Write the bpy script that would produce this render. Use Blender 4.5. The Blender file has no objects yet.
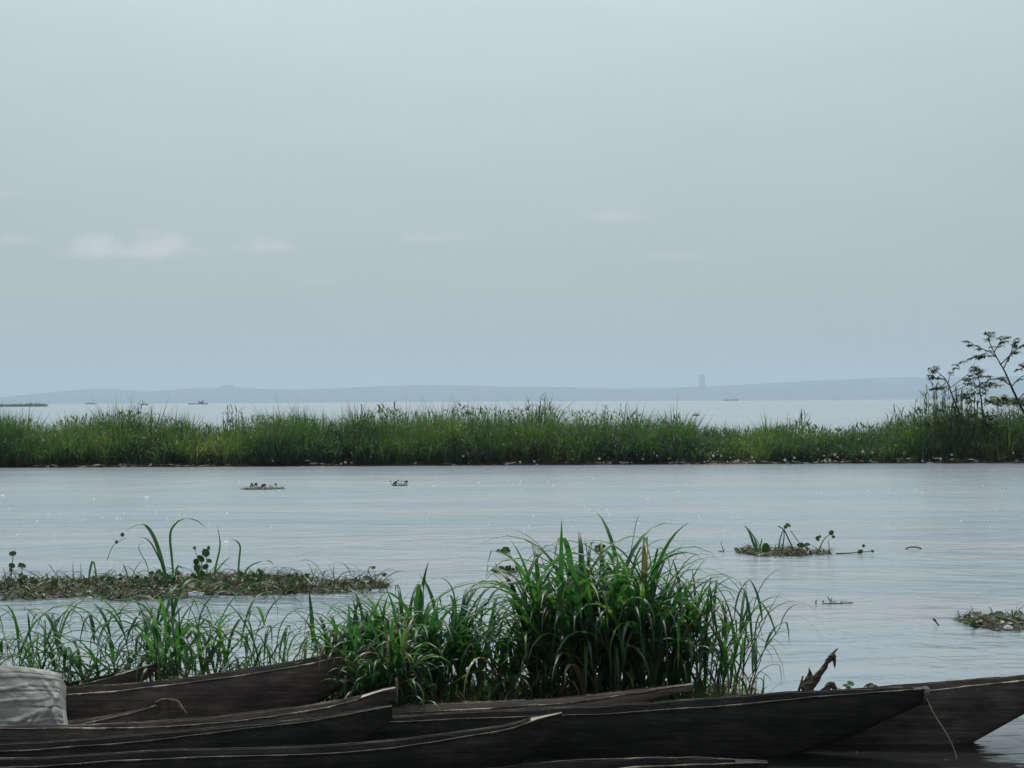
import bpy, math, random
import numpy as np
from mathutils import Matrix, Vector

random.seed(7)
rng = np.random.default_rng(11)
S = bpy.context.scene
COL = S.collection
F = 1707.0          # focal length in pixels of the 1024 px frame
CAM_H = 2.5
ROLL = 0.0049
HZ = 401.0

# ------------------------------------------------------------------ camera
cam_data = bpy.data.cameras.new('camera')
cam_data.sensor_width = 36.0
cam_data.lens = 36.0 * F / 1024.0
cam_data.shift_y = 17.0 / 1024.0
cam_data.clip_start = 0.1
cam_data.clip_end = 60000
cam = bpy.data.objects.new('camera', cam_data)
COL.objects.link(cam)
cam.matrix_world = Matrix.Translation((0, 0, CAM_H)) @ Matrix.Rotation(math.pi / 2, 4, 'X') @ Matrix.Rotation(-ROLL, 4, 'Z')
S.camera = cam

# ------------------------------------------------------------------ light
SUN_EL = math.radians(58)
SUN_AZ = math.radians(-3)      # measured from +Y towards +X
w = bpy.data.worlds.new('World')
S.world = w
w.use_nodes = True
nt = w.node_tree
for n in list(nt.nodes):
    nt.nodes.remove(n)
N = nt.nodes.new
L = nt.links.new


def math_node(tree, op, a, b=None, c=None, clamp=False):
    m = tree.nodes.new('ShaderNodeMath')
    m.operation = op
    m.use_clamp = clamp
    for i, v in enumerate((a, b, c)):
        if v is None:
            continue
        if isinstance(v, (int, float)):
            m.inputs[i].default_value = v
        else:
            tree.links.new(v, m.inputs[i])
    return m.outputs[0]


sky = N('ShaderNodeTexSky')
sky.sky_type = 'NISHITA'
sky.sun_disc = False
sky.sun_elevation = SUN_EL
sky.sun_rotation = SUN_AZ
sky.altitude = 280
sky.air_density = 1.0
sky.dust_density = 4.0
sky.ozone_density = 1.5
SKY_FLAT = (4.3, 5.05, 5.2)     # milky humid air, in the units of the sky texture
mix = N('ShaderNodeMix')
mix.data_type = 'RGBA'
mix.inputs[0].default_value = 0.9
L(sky.outputs[0], mix.inputs[6])
tc = N('ShaderNodeTexCoord')
sep = N('ShaderNodeSeparateXYZ')
L(tc.outputs['Generated'], sep.inputs[0])
flat = N('ShaderNodeVectorMath'); flat.operation = 'SCALE'
flat.inputs[0].default_value = SKY_FLAT
zz = math_node(nt, 'MAXIMUM', sep.outputs[2], 0.0)
sdot = N('ShaderNodeVectorMath'); sdot.operation = 'DOT_PRODUCT'
L(tc.outputs['Generated'], sdot.inputs[0])
sdot.inputs[1].default_value = (math.sin(SUN_AZ) * math.cos(SUN_EL), math.cos(SUN_AZ) * math.cos(SUN_EL), math.sin(SUN_EL))
aure = math_node(nt, 'MULTIPLY', math_node(nt, 'POWER', math_node(nt, 'MAXIMUM', sdot.outputs['Value'], 0.0), 6.0), 4.8)   # bright veil round the sun
L(math_node(nt, 'ADD', math_node(nt, 'ADD', 1.0, aure), math_node(nt, 'MULTIPLY', zz, 0.3)), flat.inputs['Scale'])
L(flat.outputs[0], mix.inputs[7])
# thin distant clouds, placed by direction
ysafe = math_node(nt, 'MAXIMUM', sep.outputs[1], 0.05)
u = math_node(nt, 'DIVIDE', sep.outputs[0], ysafe)
v = math_node(nt, 'DIVIDE', sep.outputs[2], ysafe)
comb = N('ShaderNodeCombineXYZ')
L(u, comb.inputs[0]); L(v, comb.inputs[1])
noi = N('ShaderNodeTexNoise')
noi.inputs['Scale'].default_value = 100
noi.inputs['Detail'].default_value = 5
noi.inputs['Roughness'].default_value = 0.62
L(comb.outputs[0], noi.inputs['Vector'])
noi_s = math_node(nt, 'MULTIPLY', math_node(nt, 'SUBTRACT', noi.outputs[0], 0.5), 2.6)
mask = None
for (cx, cy, rx, ry, k) in [(132, 253, 96, 11, 0.5), (98, 249, 34, 21, .7), (156, 249, 42, 22, .7), (268, 247, 40, 13, .45), (15, 240, 40, 9, .28),
                            (435, 238, 52, 9, .36), (618, 217, 38, 10, .46), (675, 256, 40, 6, .28),
                            (320, 282, 30, 5, .2), (10, 326, 25, 8, .2), (5, 195, 25, 8, .22)]:
    dx, dy = cx - 512, cy - HZ
    uu = (dx - ROLL * dy) / F
    vv = -(dy + ROLL * dx) / F
    a = math_node(nt, 'MULTIPLY', math_node(nt, 'SUBTRACT', u, uu), F / rx)
    b = math_node(nt, 'MULTIPLY', math_node(nt, 'SUBTRACT', v, vv), F / ry)
    # flat base: falls off faster below the centre
    b = math_node(nt, 'MAXIMUM', b, math_node(nt, 'MULTIPLY', b, -1.7))
    r2 = math_node(nt, 'ADD', math_node(nt, 'MULTIPLY', a, a), math_node(nt, 'MULTIPLY', b, b))
    e = math_node(nt, 'SUBTRACT', 1.0, r2)
    e = math_node(nt, 'ADD', math_node(nt, 'MULTIPLY', e, 1.3), math_node(nt, 'MULTIPLY', noi_s, 1.25))
    e = math_node(nt, 'MULTIPLY', e, k, clamp=True)
    inside = math_node(nt, 'LESS_THAN', r2, 2.6)
    soft = math_node(nt, 'SUBTRACT', 1.0, math_node(nt, 'DIVIDE', r2, 2.6), clamp=True)
    e = math_node(nt, 'MULTIPLY', e, math_node(nt, 'MULTIPLY', inside, soft))
    mask = e if mask is None else math_node(nt, 'MAXIMUM', mask, e)
front = math_node(nt, 'GREATER_THAN', sep.outputs[1], 0.3)
mask = math_node(nt, 'MULTIPLY', mask, front, clamp=True)
# very faint large scale unevenness of the veil
noi2 = N('ShaderNodeTexNoise')
noi2.inputs['Scale'].default_value = 7
noi2.inputs['Detail'].default_value = 3
strch = N('ShaderNodeMapping')
strch.inputs['Scale'].default_value = (1, 3.5, 1)
L(comb.outputs[0], strch.inputs[0]); L(strch.outputs[0], noi2.inputs['Vector'])
uneven = math_node(nt, 'ADD', math_node(nt, 'MULTIPLY', math_node(nt, 'SUBTRACT', noi2.outputs[0], 0.5), 0.10), 1.0)
sc_ = N('ShaderNodeVectorMath'); sc_.operation = 'SCALE'
L(mix.outputs[2], sc_.inputs[0]); L(uneven, sc_.inputs['Scale'])
cmix = N('ShaderNodeMix'); cmix.data_type = 'RGBA'
L(mask, cmix.inputs[0])
L(sc_.outputs[0], cmix.inputs[6])
cmix.inputs[7].default_value = (6.95, 7.45, 7.5, 1)
bg = N('ShaderNodeBackground')
bg.inputs[1].default_value = 0.085
L(cmix.outputs[2], bg.inputs[0])
wo = N('ShaderNodeOutputWorld')
L(bg.outputs[0], wo.inputs[0])

sun_d = bpy.data.lights.new('sun', 'SUN')
sun_d.energy = 3.2
sun_d.angle = math.radians(0.53)
sun_d.color = (1.0, 0.955, 0.88)
sun = bpy.data.objects.new('sun', sun_d)
COL.objects.link(sun)
sdir = Vector((math.sin(SUN_AZ) * math.cos(SUN_EL), math.cos(SUN_AZ) * math.cos(SUN_EL), math.sin(SUN_EL)))
sun.rotation_euler = sdir.to_track_quat('Z', 'Y').to_euler()

S.view_settings.view_transform = 'Standard'
S.view_settings.look = 'None'
S.view_settings.gamma = 1
S.view_settings.exposure = 0.0
S.render.engine = 'CYCLES'
S.cycles.max_bounces = 6
S.cycles.transparent_max_bounces = 6
S.cycles.volume_bounces = 0
S.cycles.use_denoising = True
S.cycles.caustics_reflective = False
S.cycles.caustics_refractive = False


# ------------------------------------------------------------------ helpers
def P(px, py, d):
    """world point seen at pixel (px, py) at distance d ahead of the camera"""
    dx, dy = px - 512.0, py - HZ
    uu = dx - ROLL * dy
    vv = dy + ROLL * dx
    return np.array((uu * d / F, d, CAM_H - vv * d / F))


def tag(o, label=None, cat=None, group=None, kind=None):
    if label: o['label'] = label
    if cat: o['category'] = cat
    if group: o['group'] = group
    if kind: o['kind'] = kind
    return o


def empty(name, loc, label, cat, group=None):
    o = bpy.data.objects.new(name, None)
    COL.objects.link(o)
    o.location = loc
    o.empty_display_size = 0.1
    return tag(o, label, cat, group)


class MB:
    def __init__(self):
        self.v = []; self.f = []; self.n = 0; self.mi = []; self.shade = []

    def add(self, verts, faces, mi=0):
        verts = np.asarray(verts, float)
        self.v.append(verts)
        for f in faces:
            self.f.append(tuple(int(i) + self.n for i in f))
            self.mi.append(mi)
        self.n += len(verts)

    def grid(self, P3, closed_u=False, mi=0):
        """P3: (n, m, 3) grid of points; closed_u closes the second axis"""
        n, m = P3.shape[:2]
        fs = []
        mm = m if closed_u else m - 1
        for i in range(n - 1):
            for j in range(mm):
                a = i * m + j; b = i * m + (j + 1) % m
                fs.append((a, b, b + m, a + m))
        self.add(P3.reshape(-1, 3), fs, mi)

    def tube(self, pts, rad, sides=6, cap=True, mi=0):
        pts = np.asarray(pts, float)
        n = len(pts)
        rad = np.broadcast_to(np.asarray(rad, float), (n,)) if np.ndim(rad) == 0 else np.interp(np.linspace(0, 1, n), np.linspace(0, 1, len(rad)), rad)
        t = np.gradient(pts, axis=0)
        t /= np.linalg.norm(t, axis=1)[:, None] + 1e-9
        ref = np.array((0.13, 1.0, 0.07))
        a = np.cross(t, ref); a /= np.linalg.norm(a, axis=1)[:, None] + 1e-9
        b = np.cross(t, a)
        ang = np.linspace(0, 2 * math.pi, sides, endpoint=False)
        ring = pts[:, None, :] + rad[:, None, None] * (np.cos(ang)[None, :, None] * a[:, None, :] + np.sin(ang)[None, :, None] * b[:, None, :])
        base = self.n
        self.grid(ring, True, mi)
        if cap:
            self.f.append(tuple(base + i for i in range(sides))[::-1]); self.mi.append(mi)
            self.f.append(tuple(base + (n - 1) * sides + i for i in range(sides))); self.mi.append(mi)

    def ribbon(self, pts, wid, side=None, mi=0, fold=0.25):
        """a leaf blade: centre line pts, width per point, a shallow V fold"""
        pts = np.asarray(pts, float)
        n = len(pts)
        wid = np.asarray(wid, float)
        t = np.gradient(pts, axis=0)
        t /= np.linalg.norm(t, axis=1)[:, None] + 1e-9
        if side is None:
            side = np.cross(t, (0, 0, 1.0))
            nn = np.linalg.norm(side, axis=1)
            side[nn < 1e-3] = (1, 0, 0)
        else:
            side = np.broadcast_to(np.asarray(side, float), (n, 3)).copy()
            side -= (side * t).sum(1)[:, None] * t
        side /= np.linalg.norm(side, axis=1)[:, None] + 1e-9
        nrm = np.cross(side, t)
        l = pts - side * wid[:, None] / 2 + nrm * wid[:, None] * fold
        r = pts + side * wid[:, None] / 2 + nrm * wid[:, None] * fold
        g = np.stack([l, pts, r], 1)
        self.grid(g, False, mi)

    def build(self, name, mats, parent=None, smooth=True):
        me = bpy.data.meshes.new(name)
        V = np.concatenate(self.v) if self.v else np.zeros((0, 3))
        loc = np.zeros(3)
        if parent is not None:
            loc = np.array(parent.location)
        me.from_pydata((V - loc).tolist(), [], self.f)
        if not isinstance(mats, (list, tuple)): mats = [mats]
        for m in mats: me.materials.append(m)
        me.polygons.foreach_set('material_index', self.mi)
        me.polygons.foreach_set('use_smooth', [smooth] * len(self.f))
        me.update()
        o = bpy.data.objects.new(name, me)
        COL.objects.link(o)
        if parent is not None:
            o.parent = parent
        return o

    def build_top(self, name, mats, origin, smooth=True):
        """top level mesh with its origin at a given point"""
        me = bpy.data.meshes.new(name)
        V = np.concatenate(self.v)
        me.from_pydata((V - np.array(origin)).tolist(), [], self.f)
        if not isinstance(mats, (list, tuple)): mats = [mats]
        for m in mats: me.materials.append(m)
        me.polygons.foreach_set('material_index', self.mi)
        me.polygons.foreach_set('use_smooth', [smooth] * len(self.f))
        me.update()
        o = bpy.data.objects.new(name, me)
        COL.objects.link(o)
        o.location = origin
        return o


def smooth_line(pts, n):
    """Catmull-Rom through pts, n samples, over an even chord length"""
    pts = np.asarray(pts, float)
    if len(pts) < 3:
        t = np.linspace(0, 1, n)[:, None]
        return pts[0] * (1 - t) + pts[-1] * t
    P_ = np.vstack([2 * pts[0] - pts[1], pts, 2 * pts[-1] - pts[-2]])
    seg = len(pts) - 1
    out = []
    for s in np.linspace(0, seg, n):
        i = min(int(s), seg - 1); t = s - i
        p0, p1, p2, p3 = P_[i], P_[i + 1], P_[i + 2], P_[i + 3]
        out.append(0.5 * (2 * p1 + (p2 - p0) * t + (2 * p0 - 5 * p1 + 4 * p2 - p3) * t * t + (3 * p1 - p0 - 3 * p2 + p3) * t ** 3))
    return np.array(out)


def mat(name):
    m = bpy.data.materials.new(name)
    m.use_nodes = True
    t = m.node_tree
    b = t.nodes['Principled BSDF']
    return m, t, b


def ramp(t, fac, stops):
    r = t.nodes.new('ShaderNodeValToRGB')
    e = r.color_ramp.elements
    e[0].position, e[0].color = stops[0][0], (*stops[0][1], 1)
    e[1].position, e[1].color = stops[-1][0], (*stops[-1][1], 1)
    for p, c in stops[1:-1]:
        x = e.new(p); x.color = (*c, 1)
    t.links.new(fac, r.inputs[0])
    return r.outputs[0]


def noise(t, scale, detail=4, rough=0.5, stretch=None, coord='Object', dist=0.0):
    tc = t.nodes.new('ShaderNodeTexCoord')
    src = tc.outputs[coord]
    if stretch:
        mp = t.nodes.new('ShaderNodeMapping')
        mp.inputs['Scale'].default_value = stretch
        t.links.new(src, mp.inputs[0]); src = mp.outputs[0]
    n = t.nodes.new('ShaderNodeTexNoise')
    n.inputs['Scale'].default_value = scale
    n.inputs['Detail'].default_value = detail
    n.inputs['Roughness'].default_value = rough
    n.inputs['Distortion'].default_value = dist
    t.links.new(src, n.inputs['Vector'])
    return n.outputs[0]


def bump(t, b, h, strength, dist):
    bn = t.nodes.new('ShaderNodeBump')
    bn.inputs['Strength'].default_value = strength
    bn.inputs['Distance'].default_value = dist
    t.links.new(h, bn.inputs['Height'])
    t.links.new(bn.outputs[0], b.inputs['Normal'])
    return bn


# ------------------------------------------------------------------ materials
def leaf_mat(name, stops, scale=3.0, transl=(0.115, 0.17, 0.05), tw=0.45, rough=0.42, per_island=True, kr=0.5, kn=1.0):
    m, t, b = mat(name)
    n = noise(t, scale, 3, 0.6)
    if per_island:
        gi = t.nodes.new('ShaderNodeNewGeometry')
        fac = math_node(t, 'ADD', math_node(t, 'MULTIPLY', gi.outputs['Random Per Island'], kr), math_node(t, 'MULTIPLY', math_node(t, 'SUBTRACT', n, 0.25 if kn < 1.2 else 0.36), kn), clamp=True)
    else:
        fac = n
    c = ramp(t, fac, stops)
    t.links.new(c, b.inputs['Base Color'])
    b.inputs['Roughness'].default_value = rough
    b.inputs['Specular IOR Level'].default_value = 0.35
    tr = t.nodes.new('ShaderNodeBsdfTranslucent')
    mc = t.nodes.new('ShaderNodeMix'); mc.data_type = 'RGBA'; mc.blend_type = 'MULTIPLY'; mc.inputs[0].default_value = 1
    t.links.new(c, mc.inputs[6]); mc.inputs[7].default_value = (transl[0] * 10, transl[1] * 10, transl[2] * 10, 1)
    t.links.new(mc.outputs[2], tr.inputs[0])
    mx = t.nodes.new('ShaderNodeMixShader'); mx.inputs[0].default_value = tw
    t.links.new(b.outputs[0], mx.inputs[1]); t.links.new(tr.outputs[0], mx.inputs[2])
    t.links.new(mx.outputs[0], t.nodes['Material Output'].inputs[0])
    return m


def plain(name, c1, c2, scale=6, rough=0.8, spec=0.3, stretch=None, bmp=0.0, bd=0.01):
    m, t, b = mat(name)
    n = noise(t, scale, 5, 0.6, stretch)
    t.links.new(ramp(t, n, [(0.3, c1), (0.72, c2)]), b.inputs['Base Color'])
    b.inputs['Roughness'].default_value = rough
    b.inputs['Specular IOR Level'].default_value = spec
    if bmp: bump(t, b, n, bmp, bd)
    return m


def wood(name, dark, mid, light, rough=0.75, patch=None):
    m, t, b = mat(name)
    g1 = noise(t, 5.0, 6, 0.65, (0.5, 6, 11))
    g2 = noise(t, 2.6, 6, 0.7, (1, 1.5, 2.0)) if patch is None else noise(t, 4.5, 5, 0.75, (1, .3, .3))
    k2 = 0.62 if patch is None else 1.5
    fac = math_node(t, 'ADD', math_node(t, 'ADD', math_node(t, 'MULTIPLY', g1, 0.6), math_node(t, 'MULTIPLY', g2, k2)), -0.0 if patch is None else -0.52, clamp=True)
    c = ramp(t, fac, [(0.44, dark), (0.60, mid), (0.78, light)])
    t.links.new(c, b.inputs['Base Color'])
    b.inputs['Roughness'].default_value = rough
    b.inputs['Specular IOR Level'].default_value = 0.25
    g3 = noise(t, 7.0, 6, 0.7, (0.35, 8, 20))
    bump(t, b, g3, 0.55, 0.012)
    return m


M = {}
M['wood_wet'] = wood('wet_dark_wood', (0.008, 0.007, 0.0065), (0.018, 0.0155, 0.0145), (0.050, 0.042, 0.038), 0.7)
M['wood_dark'] = wood('dark_wood', (0.032, 0.024, 0.022), (0.082, 0.063, 0.058), (0.17, 0.135, 0.12), 0.85)
M['wood_grey'] = wood('weathered_wood', (0.09, 0.066, 0.058), (0.17, 0.128, 0.114), (0.28, 0.22, 0.195), 0.9)
M['rim'] = wood('worn_rim_wood', (0.035, 0.028, 0.023), (0.13, 0.107, 0.09), (0.36, 0.31, 0.26), 0.8, 1)
M['rim_dull'] = wood('dull_rim_wood', (0.015, 0.013, 0.010), (0.05, 0.042, 0.031), (0.17, 0.142, 0.108), 0.85, 1)
M['tip'] = wood('sunlit_tip_wood', (0.14, 0.115, 0.095), (0.30, 0.26, 0.22), (0.48, 0.43, 0.37), 0.8)  # paler wood: sunlight on the canoe tips put into the colour
M['driftwood'] = wood('driftwood', (0.028, 0.022, 0.019), (0.065, 0.05, 0.043), (0.14, 0.11, 0.095), 0.9)
M['leaf'] = leaf_mat('grass_leaf', [(0.1, (0.019, 0.050, 0.034)), (0.45, (0.031, 0.080, 0.044)), (0.72, (0.062, 0.122, 0.042)), (0.95, (0.19, 0.205, 0.062))], 2.2, tw=0.48)
M['leaf_dry'] = leaf_mat('dry_grass_leaf', [(0.2, (0.10, 0.07, 0.04)), (0.8, (0.28, 0.22, 0.12))], 4, (0.1, 0.09, 0.06), 0.3)
M['stem'] = leaf_mat('grass_stem', [(0.2, (0.035, 0.05, 0.02)), (0.8, (0.10, 0.11, 0.04))], 5, tw=0.1)
M['leaf_far'] = leaf_mat('island_grass', [(0.1, (0.022, 0.040, 0.028)), (0.4, (0.045, 0.078, 0.036)), (0.68, (0.085, 0.122, 0.044)), (0.98, (0.20, 0.19, 0.085))], 0.30, tw=0.38, rough=0.65, kr=0.34, kn=2.1)
M['leaf_tree'] = leaf_mat('tree_leaf', [(0.2, (0.018, 0.034, 0.014)), (0.8, (0.045, 0.075, 0.025))], 3, tw=0.2)
M['bark'] = plain('bark', (0.03, 0.024, 0.02), (0.08, 0.065, 0.05), 12, 0.9, stretch=(1, 1, .3), bmp=.5)
M['hyacinth'] = leaf_mat('hyacinth_leaf', [(0.2, (0.018, 0.040, 0.018)), (0.8, (0.050, 0.085, 0.026))], 8, tw=0.25, rough=0.35)
M['weed'] = leaf_mat('floating_weed', [(0.1, (0.022, 0.016, 0.010)), (0.45, (0.055, 0.042, 0.020)), (0.72, (0.065, 0.078, 0.022)), (0.95, (0.16, 0.14, 0.08))], 6, tw=0.15, rough=0.7)
M['mud'] = plain('river_mud', (0.035, 0.028, 0.020), (0.09, 0.072, 0.05), 3, 0.75, 0.4, bmp=.6, bd=.04)
M['roots'] = plain('tangled_roots', (0.012, 0.010, 0.007), (0.045, 0.036, 0.020), 14, 0.9, 0.2, bmp=.8, bd=.03)
M['litter'] = plain('pale_litter', (0.30, 0.27, 0.23), (0.75, 0.73, 0.70), 9, 0.5, 0.5)
M['white_scrap_and_glint'] = plain('white_plastic_and_glint', (0.7, 0.7, 0.7), (0.85, 0.85, 0.86), 9, 0.35, 0.5)  # white of the plastic scraps, also of the painted glint flecks
M['rope'] = plain('pale_rope', (0.22, 0.20, 0.15), (0.42, 0.38, 0.28), 60, 0.9)
M['hill'] = plain('wooded_hill', (0.035, 0.055, 0.03), (0.07, 0.09, 0.05), 0.004, 1.0, 0.0)
M['far_wall'] = plain('pale_concrete', (0.22, 0.22, 0.21), (0.30, 0.30, 0.29), 0.05, 0.9, 0.1)
M['far_glass'] = plain('dark_glass', (0.05, 0.06, 0.07), (0.08, 0.09, 0.10), 0.05, 0.3, 0.5)
M['boat_dark'] = plain('dark_boat_paint', (0.03, 0.03, 0.035), (0.06, 0.06, 0.065), 1, 0.6)
M['boat_pale'] = plain('pale_boat_paint', (0.5, 0.5, 0.5), (0.65, 0.65, 0.66), 1, 0.5)

# plastic sheet
m, t, b = mat('grey_plastic_sheet')
n1 = noise(t, 4.0, 7, 0.72, (1.0, 1.0, 0.55), dist=2.2)
n2 = noise(t, 9.0, 4, 0.55, (1.0, 1, 0.5), dist=1.4)
t.links.new(ramp(t, n1, [(0.34, (0.23, 0.23, 0.22)), (0.56, (0.33, 0.33, 0.315)), (0.72, (0.52, 0.515, 0.50))]), b.inputs['Base Color'])  # pale noise streaks paint highlights along the creases into the colour
b.inputs['Roughness'].default_value = 0.5
b.inputs['Specular IOR Level'].default_value = 0.4
bump(t, b, n2, 0.35, 0.03)
tr = t.nodes.new('ShaderNodeBsdfTranslucent'); tcm = t.nodes.new('ShaderNodeMix'); tcm.data_type = 'RGBA'; tcm.inputs[6].default_value = (0.75, 0.76, 0.74, 1); tcm.inputs[7].default_value = (0.95, 0.95, 0.93, 1)
t.links.new(math_node(t, 'MULTIPLY', math_node(t, 'SUBTRACT', n1, 0.42), 4.0, clamp=True), tcm.inputs[0]); t.links.new(tcm.outputs[2], tr.inputs[0])
mx = t.nodes.new('ShaderNodeMixShader'); mx.inputs[0].default_value = 0.56
t.links.new(b.outputs[0], mx.inputs[1]); t.links.new(tr.outputs[0], mx.inputs[2])
t.links.new(mx.outputs[0], t.nodes['Material Output'].inputs[0])
M['sheet'] = m

# river water: silty body colour, rippled skin
m, t, b = mat('river_water')
big = noise(t, 0.035, 4, 0.6, (0.35, 1.0, 1))
b.inputs['IOR'].default_value = 1.42
b.inputs['Specular IOR Level'].default_value = 0.5
streak = noise(t, 0.40, 6, 0.7, (0.24, 1.0, 1), dist=0.6)
streak2 = noise(t, 0.06, 3, 0.6, (0.12, 1.0, 1))
cfac = math_node(t, 'ADD', math_node(t, 'MULTIPLY', streak, 0.55), math_node(t, 'MULTIPLY', streak2, 0.45))
cc = ramp(t, cfac, [(0.38, (0.125, 0.170, 0.21)), (0.50, (0.170, 0.205, 0.24)), (0.62, (0.235, 0.225, 0.235))])
tcw = t.nodes.new('ShaderNodeTexCoord'); spw = t.nodes.new('ShaderNodeSeparateXYZ')
t.links.new(tcw.outputs['Object'], spw.inputs[0])
mrw = t.nodes.new('ShaderNodeMapRange'); mrw.inputs['From Min'].default_value = 13; mrw.inputs['From Max'].default_value = 45
mrw.inputs['To Min'].default_value = 0.08; mrw.inputs['To Max'].default_value = 0.15     # sheltered by the bank, wind-rippled farther out
t.links.new(spw.outputs[1], mrw.inputs['Value'])
rr = math_node(t, 'ADD', math_node(t, 'MULTIPLY', big, 0.18), mrw.outputs[0])
# canoe shadow and reflection painted into the water colour, fading out beyond the hulls
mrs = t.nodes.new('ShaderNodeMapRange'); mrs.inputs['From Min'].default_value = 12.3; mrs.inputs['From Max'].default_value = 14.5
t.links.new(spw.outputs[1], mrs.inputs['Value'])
canoe_shade = t.nodes.new('ShaderNodeMix'); canoe_shade.data_type = 'RGBA'
t.links.new(mrs.outputs[0], canoe_shade.inputs[0]); canoe_shade.inputs[6].default_value = (0.012, 0.012, 0.011, 1)
t.links.new(cc, canoe_shade.inputs[7]); t.links.new(canoe_shade.outputs[2], b.inputs['Base Color'])
t.links.new(rr, b.inputs['Roughness'])
r1 = noise(t, 1.3, 4, 0.55, (0.55, 1.0, 1), dist=0.4)
r2 = noise(t, 6.5, 3, 0.6, (0.6, 1.0, 1), dist=0.6)
r3 = noise(t, 27.0, 2, 0.5, (0.8, 1.0, 1))
calm = noise(t, 0.12, 3, 0.55, (0.5, 1.4, 1))
calm = math_node(t, 'ADD', math_node(t, 'MULTIPLY', math_node(t, 'SUBTRACT', calm, 0.42), 3.0, clamp=True), 0.22)
r0 = noise(t, 0.30, 5, 0.65, (0.55, 1.0, 1), dist=0.7)
r1 = math_node(t, 'ADD', r1, math_node(t, 'MULTIPLY', r0, 3.2))
h = math_node(t, 'ADD', math_node(t, 'MULTIPLY', r1, 0.9), math_node(t, 'MULTIPLY', math_node(t, 'MULTIPLY', r2, 0.22), calm))
# rare steep wavelets that catch the sun
sp = math_node(t, 'MULTIPLY', math_node(t, 'SUBTRACT', r3, 0.70), 3.0, clamp=True)
h = math_node(t, 'ADD', h, math_node(t, 'MULTIPLY', math_node(t, 'MULTIPLY', sp, calm), 0.55))
bump(t, b, h, 1.0, 0.05)
M['water'] = m


# ------------------------------------------------------------------ the setting
def sheet_grid(name, xs, ys, zfun, material, kind='structure'):
    X, Y = np.meshgrid(xs, ys)
    Z = zfun(X, Y)
    g = np.stack([X, Y, Z], -1)
    mb = MB(); mb.grid(g)
    o = mb.build(name, material)
    o['kind'] = kind
    # faces up
    if o.data.polygons[0].normal.z < 0:
        o.data.flip_normals()
    return o


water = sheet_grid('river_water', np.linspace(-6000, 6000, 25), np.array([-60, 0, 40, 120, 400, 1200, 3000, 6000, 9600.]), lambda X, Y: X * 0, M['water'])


TAB = {}


def vnoise(x, seed, octaves=4):
    """cheap smooth value noise in one dimension"""
    x = np.asarray(x, float)
    out = np.zeros_like(x); amp = 1.0; tot = 0
    for k in range(octaves):
        tab = TAB.get(seed + k)
        if tab is None:
            tab = TAB[seed + k] = np.random.default_rng(seed + k).uniform(-1, 1, 4096)
        xi = np.floor(x).astype(int); f = x - xi; f = f * f * (3 - 2 * f)
        out += amp * (tab[xi % 4096] * (1 - f) + tab[(xi + 1) % 4096] * f)
        tot += amp; amp *= 0.5; x = x * 2.03 + 17
    return out / tot


# near bank under the photographer, and the low mud shelf that the grass grows from
def bank_z(X, Y):
    base = np.interp(Y, [-60, -8, 4, 8.6, 9.6, 10.4], [1.3, 1.0, 0.75, 0.18, 0.0, -0.25])
    return base + 0.05 * vnoise(X * 0.9 + Y * 0.4, 3) * (Y < 10)
sheet_grid('near_bank_ground', np.linspace(-40, 40, 120), np.linspace(-59, 10.4, 90), bank_z, M['mud'])


def shelf_z(X, Y):
    edge_r = 2.15 + 0.25 * vnoise(Y * 2.0, 9)
    front = 12.5
    back = 14.9 + 0.35 * vnoise(X * 1.3, 21)
    d = np.minimum(np.minimum(edge_r - X, Y - front), back - Y)
    return np.clip(d * 0.16, -0.2, 0.05) + 0.018 * vnoise(X * 5 + 31 * np.sin(Y * 3), 5)
sheet_grid('mud_shelf_ground', np.linspace(-9, 2.9, 160), np.linspace(11.8, 15.8, 60), shelf_z, M['mud'])

# island body
ISL_F, ISL_B = 66.6, 77.5
def island_z(X, Y):
    f = ISL_F + 0.35 * vnoise(X * 0.35, 40)
    d = np.minimum(Y - f, ISL_B - Y)
    return np.clip(d * 0.22, -0.3, 0.22) + 0.04 * vnoise(X * 1.7 + 13 * np.sin(Y), 6)
sheet_grid('island_ground', np.linspace(-75, 75, 500), np.linspace(ISL_F - 1.2, ISL_B + 1.5, 40), island_z, M['mud'])

# far shore hills
def hills(name, outline, d0, depth, base_drop=3.0, seed=1, rough_px=0.5):
    px = np.array([o[0] for o in outline]); py = np.array([o[1] for o in outline])
    qx = np.linspace(px[0], px[-1], 420)
    top = np.interp(qx, px, py) + rough_px * vnoise(qx / 7.0, seed)
    crest = np.array([P(a, b_, d0 + depth * 0.5) for a, b_ in zip(qx, top)])
    rows = []
    prof = [(0.0, -0.03), (0.04, 0.10), (0.2, 0.45), (0.36, 0.82), (0.5, 1.0), (0.7, 0.8), (1.0, 0.0)]
    for (a, hgt) in prof:
        yy = d0 + depth * a
        r = crest.copy()
        r[:, 1] = yy
        r[:, 2] = crest[:, 2] * hgt * (1 + (0.10 * vnoise(qx / 11.0 + a * 50, seed + 9) if 0 < a < .5 else 0)) - (base_drop * .05 if a == 0 else 0)
        rows.append(r)
    g = np.stack(rows)
    mb = MB(); mb.grid(g)
    o = mb.build(name, M['hill'])
    o['kind'] = 'structure'
    if o.data.polygons[5].normal.z < 0:
        o.data.flip_normals()
    return o


hills('far_hills', [(-700, 392), (-400, 390), (-150, 394), (0, 397.5), (20, 395.5), (60, 391.5), (90, 389), (115, 389), (150, 391.5), (185, 388.5), (212, 388), (230, 387), (260, 389), (300, 389.5),
                   (345, 388), (390, 385.5), (440, 384.8), (480, 385.6), (520, 387), (560, 387), (620, 388.5), (660, 388), (700, 386.5), (745, 384.5),
                   (790, 382), (840, 379.5), (885, 377.5), (905, 377), (940, 377.5), (1024, 376), (1200, 372), (1700, 378)], 9400, 2000, seed=3)


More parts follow.
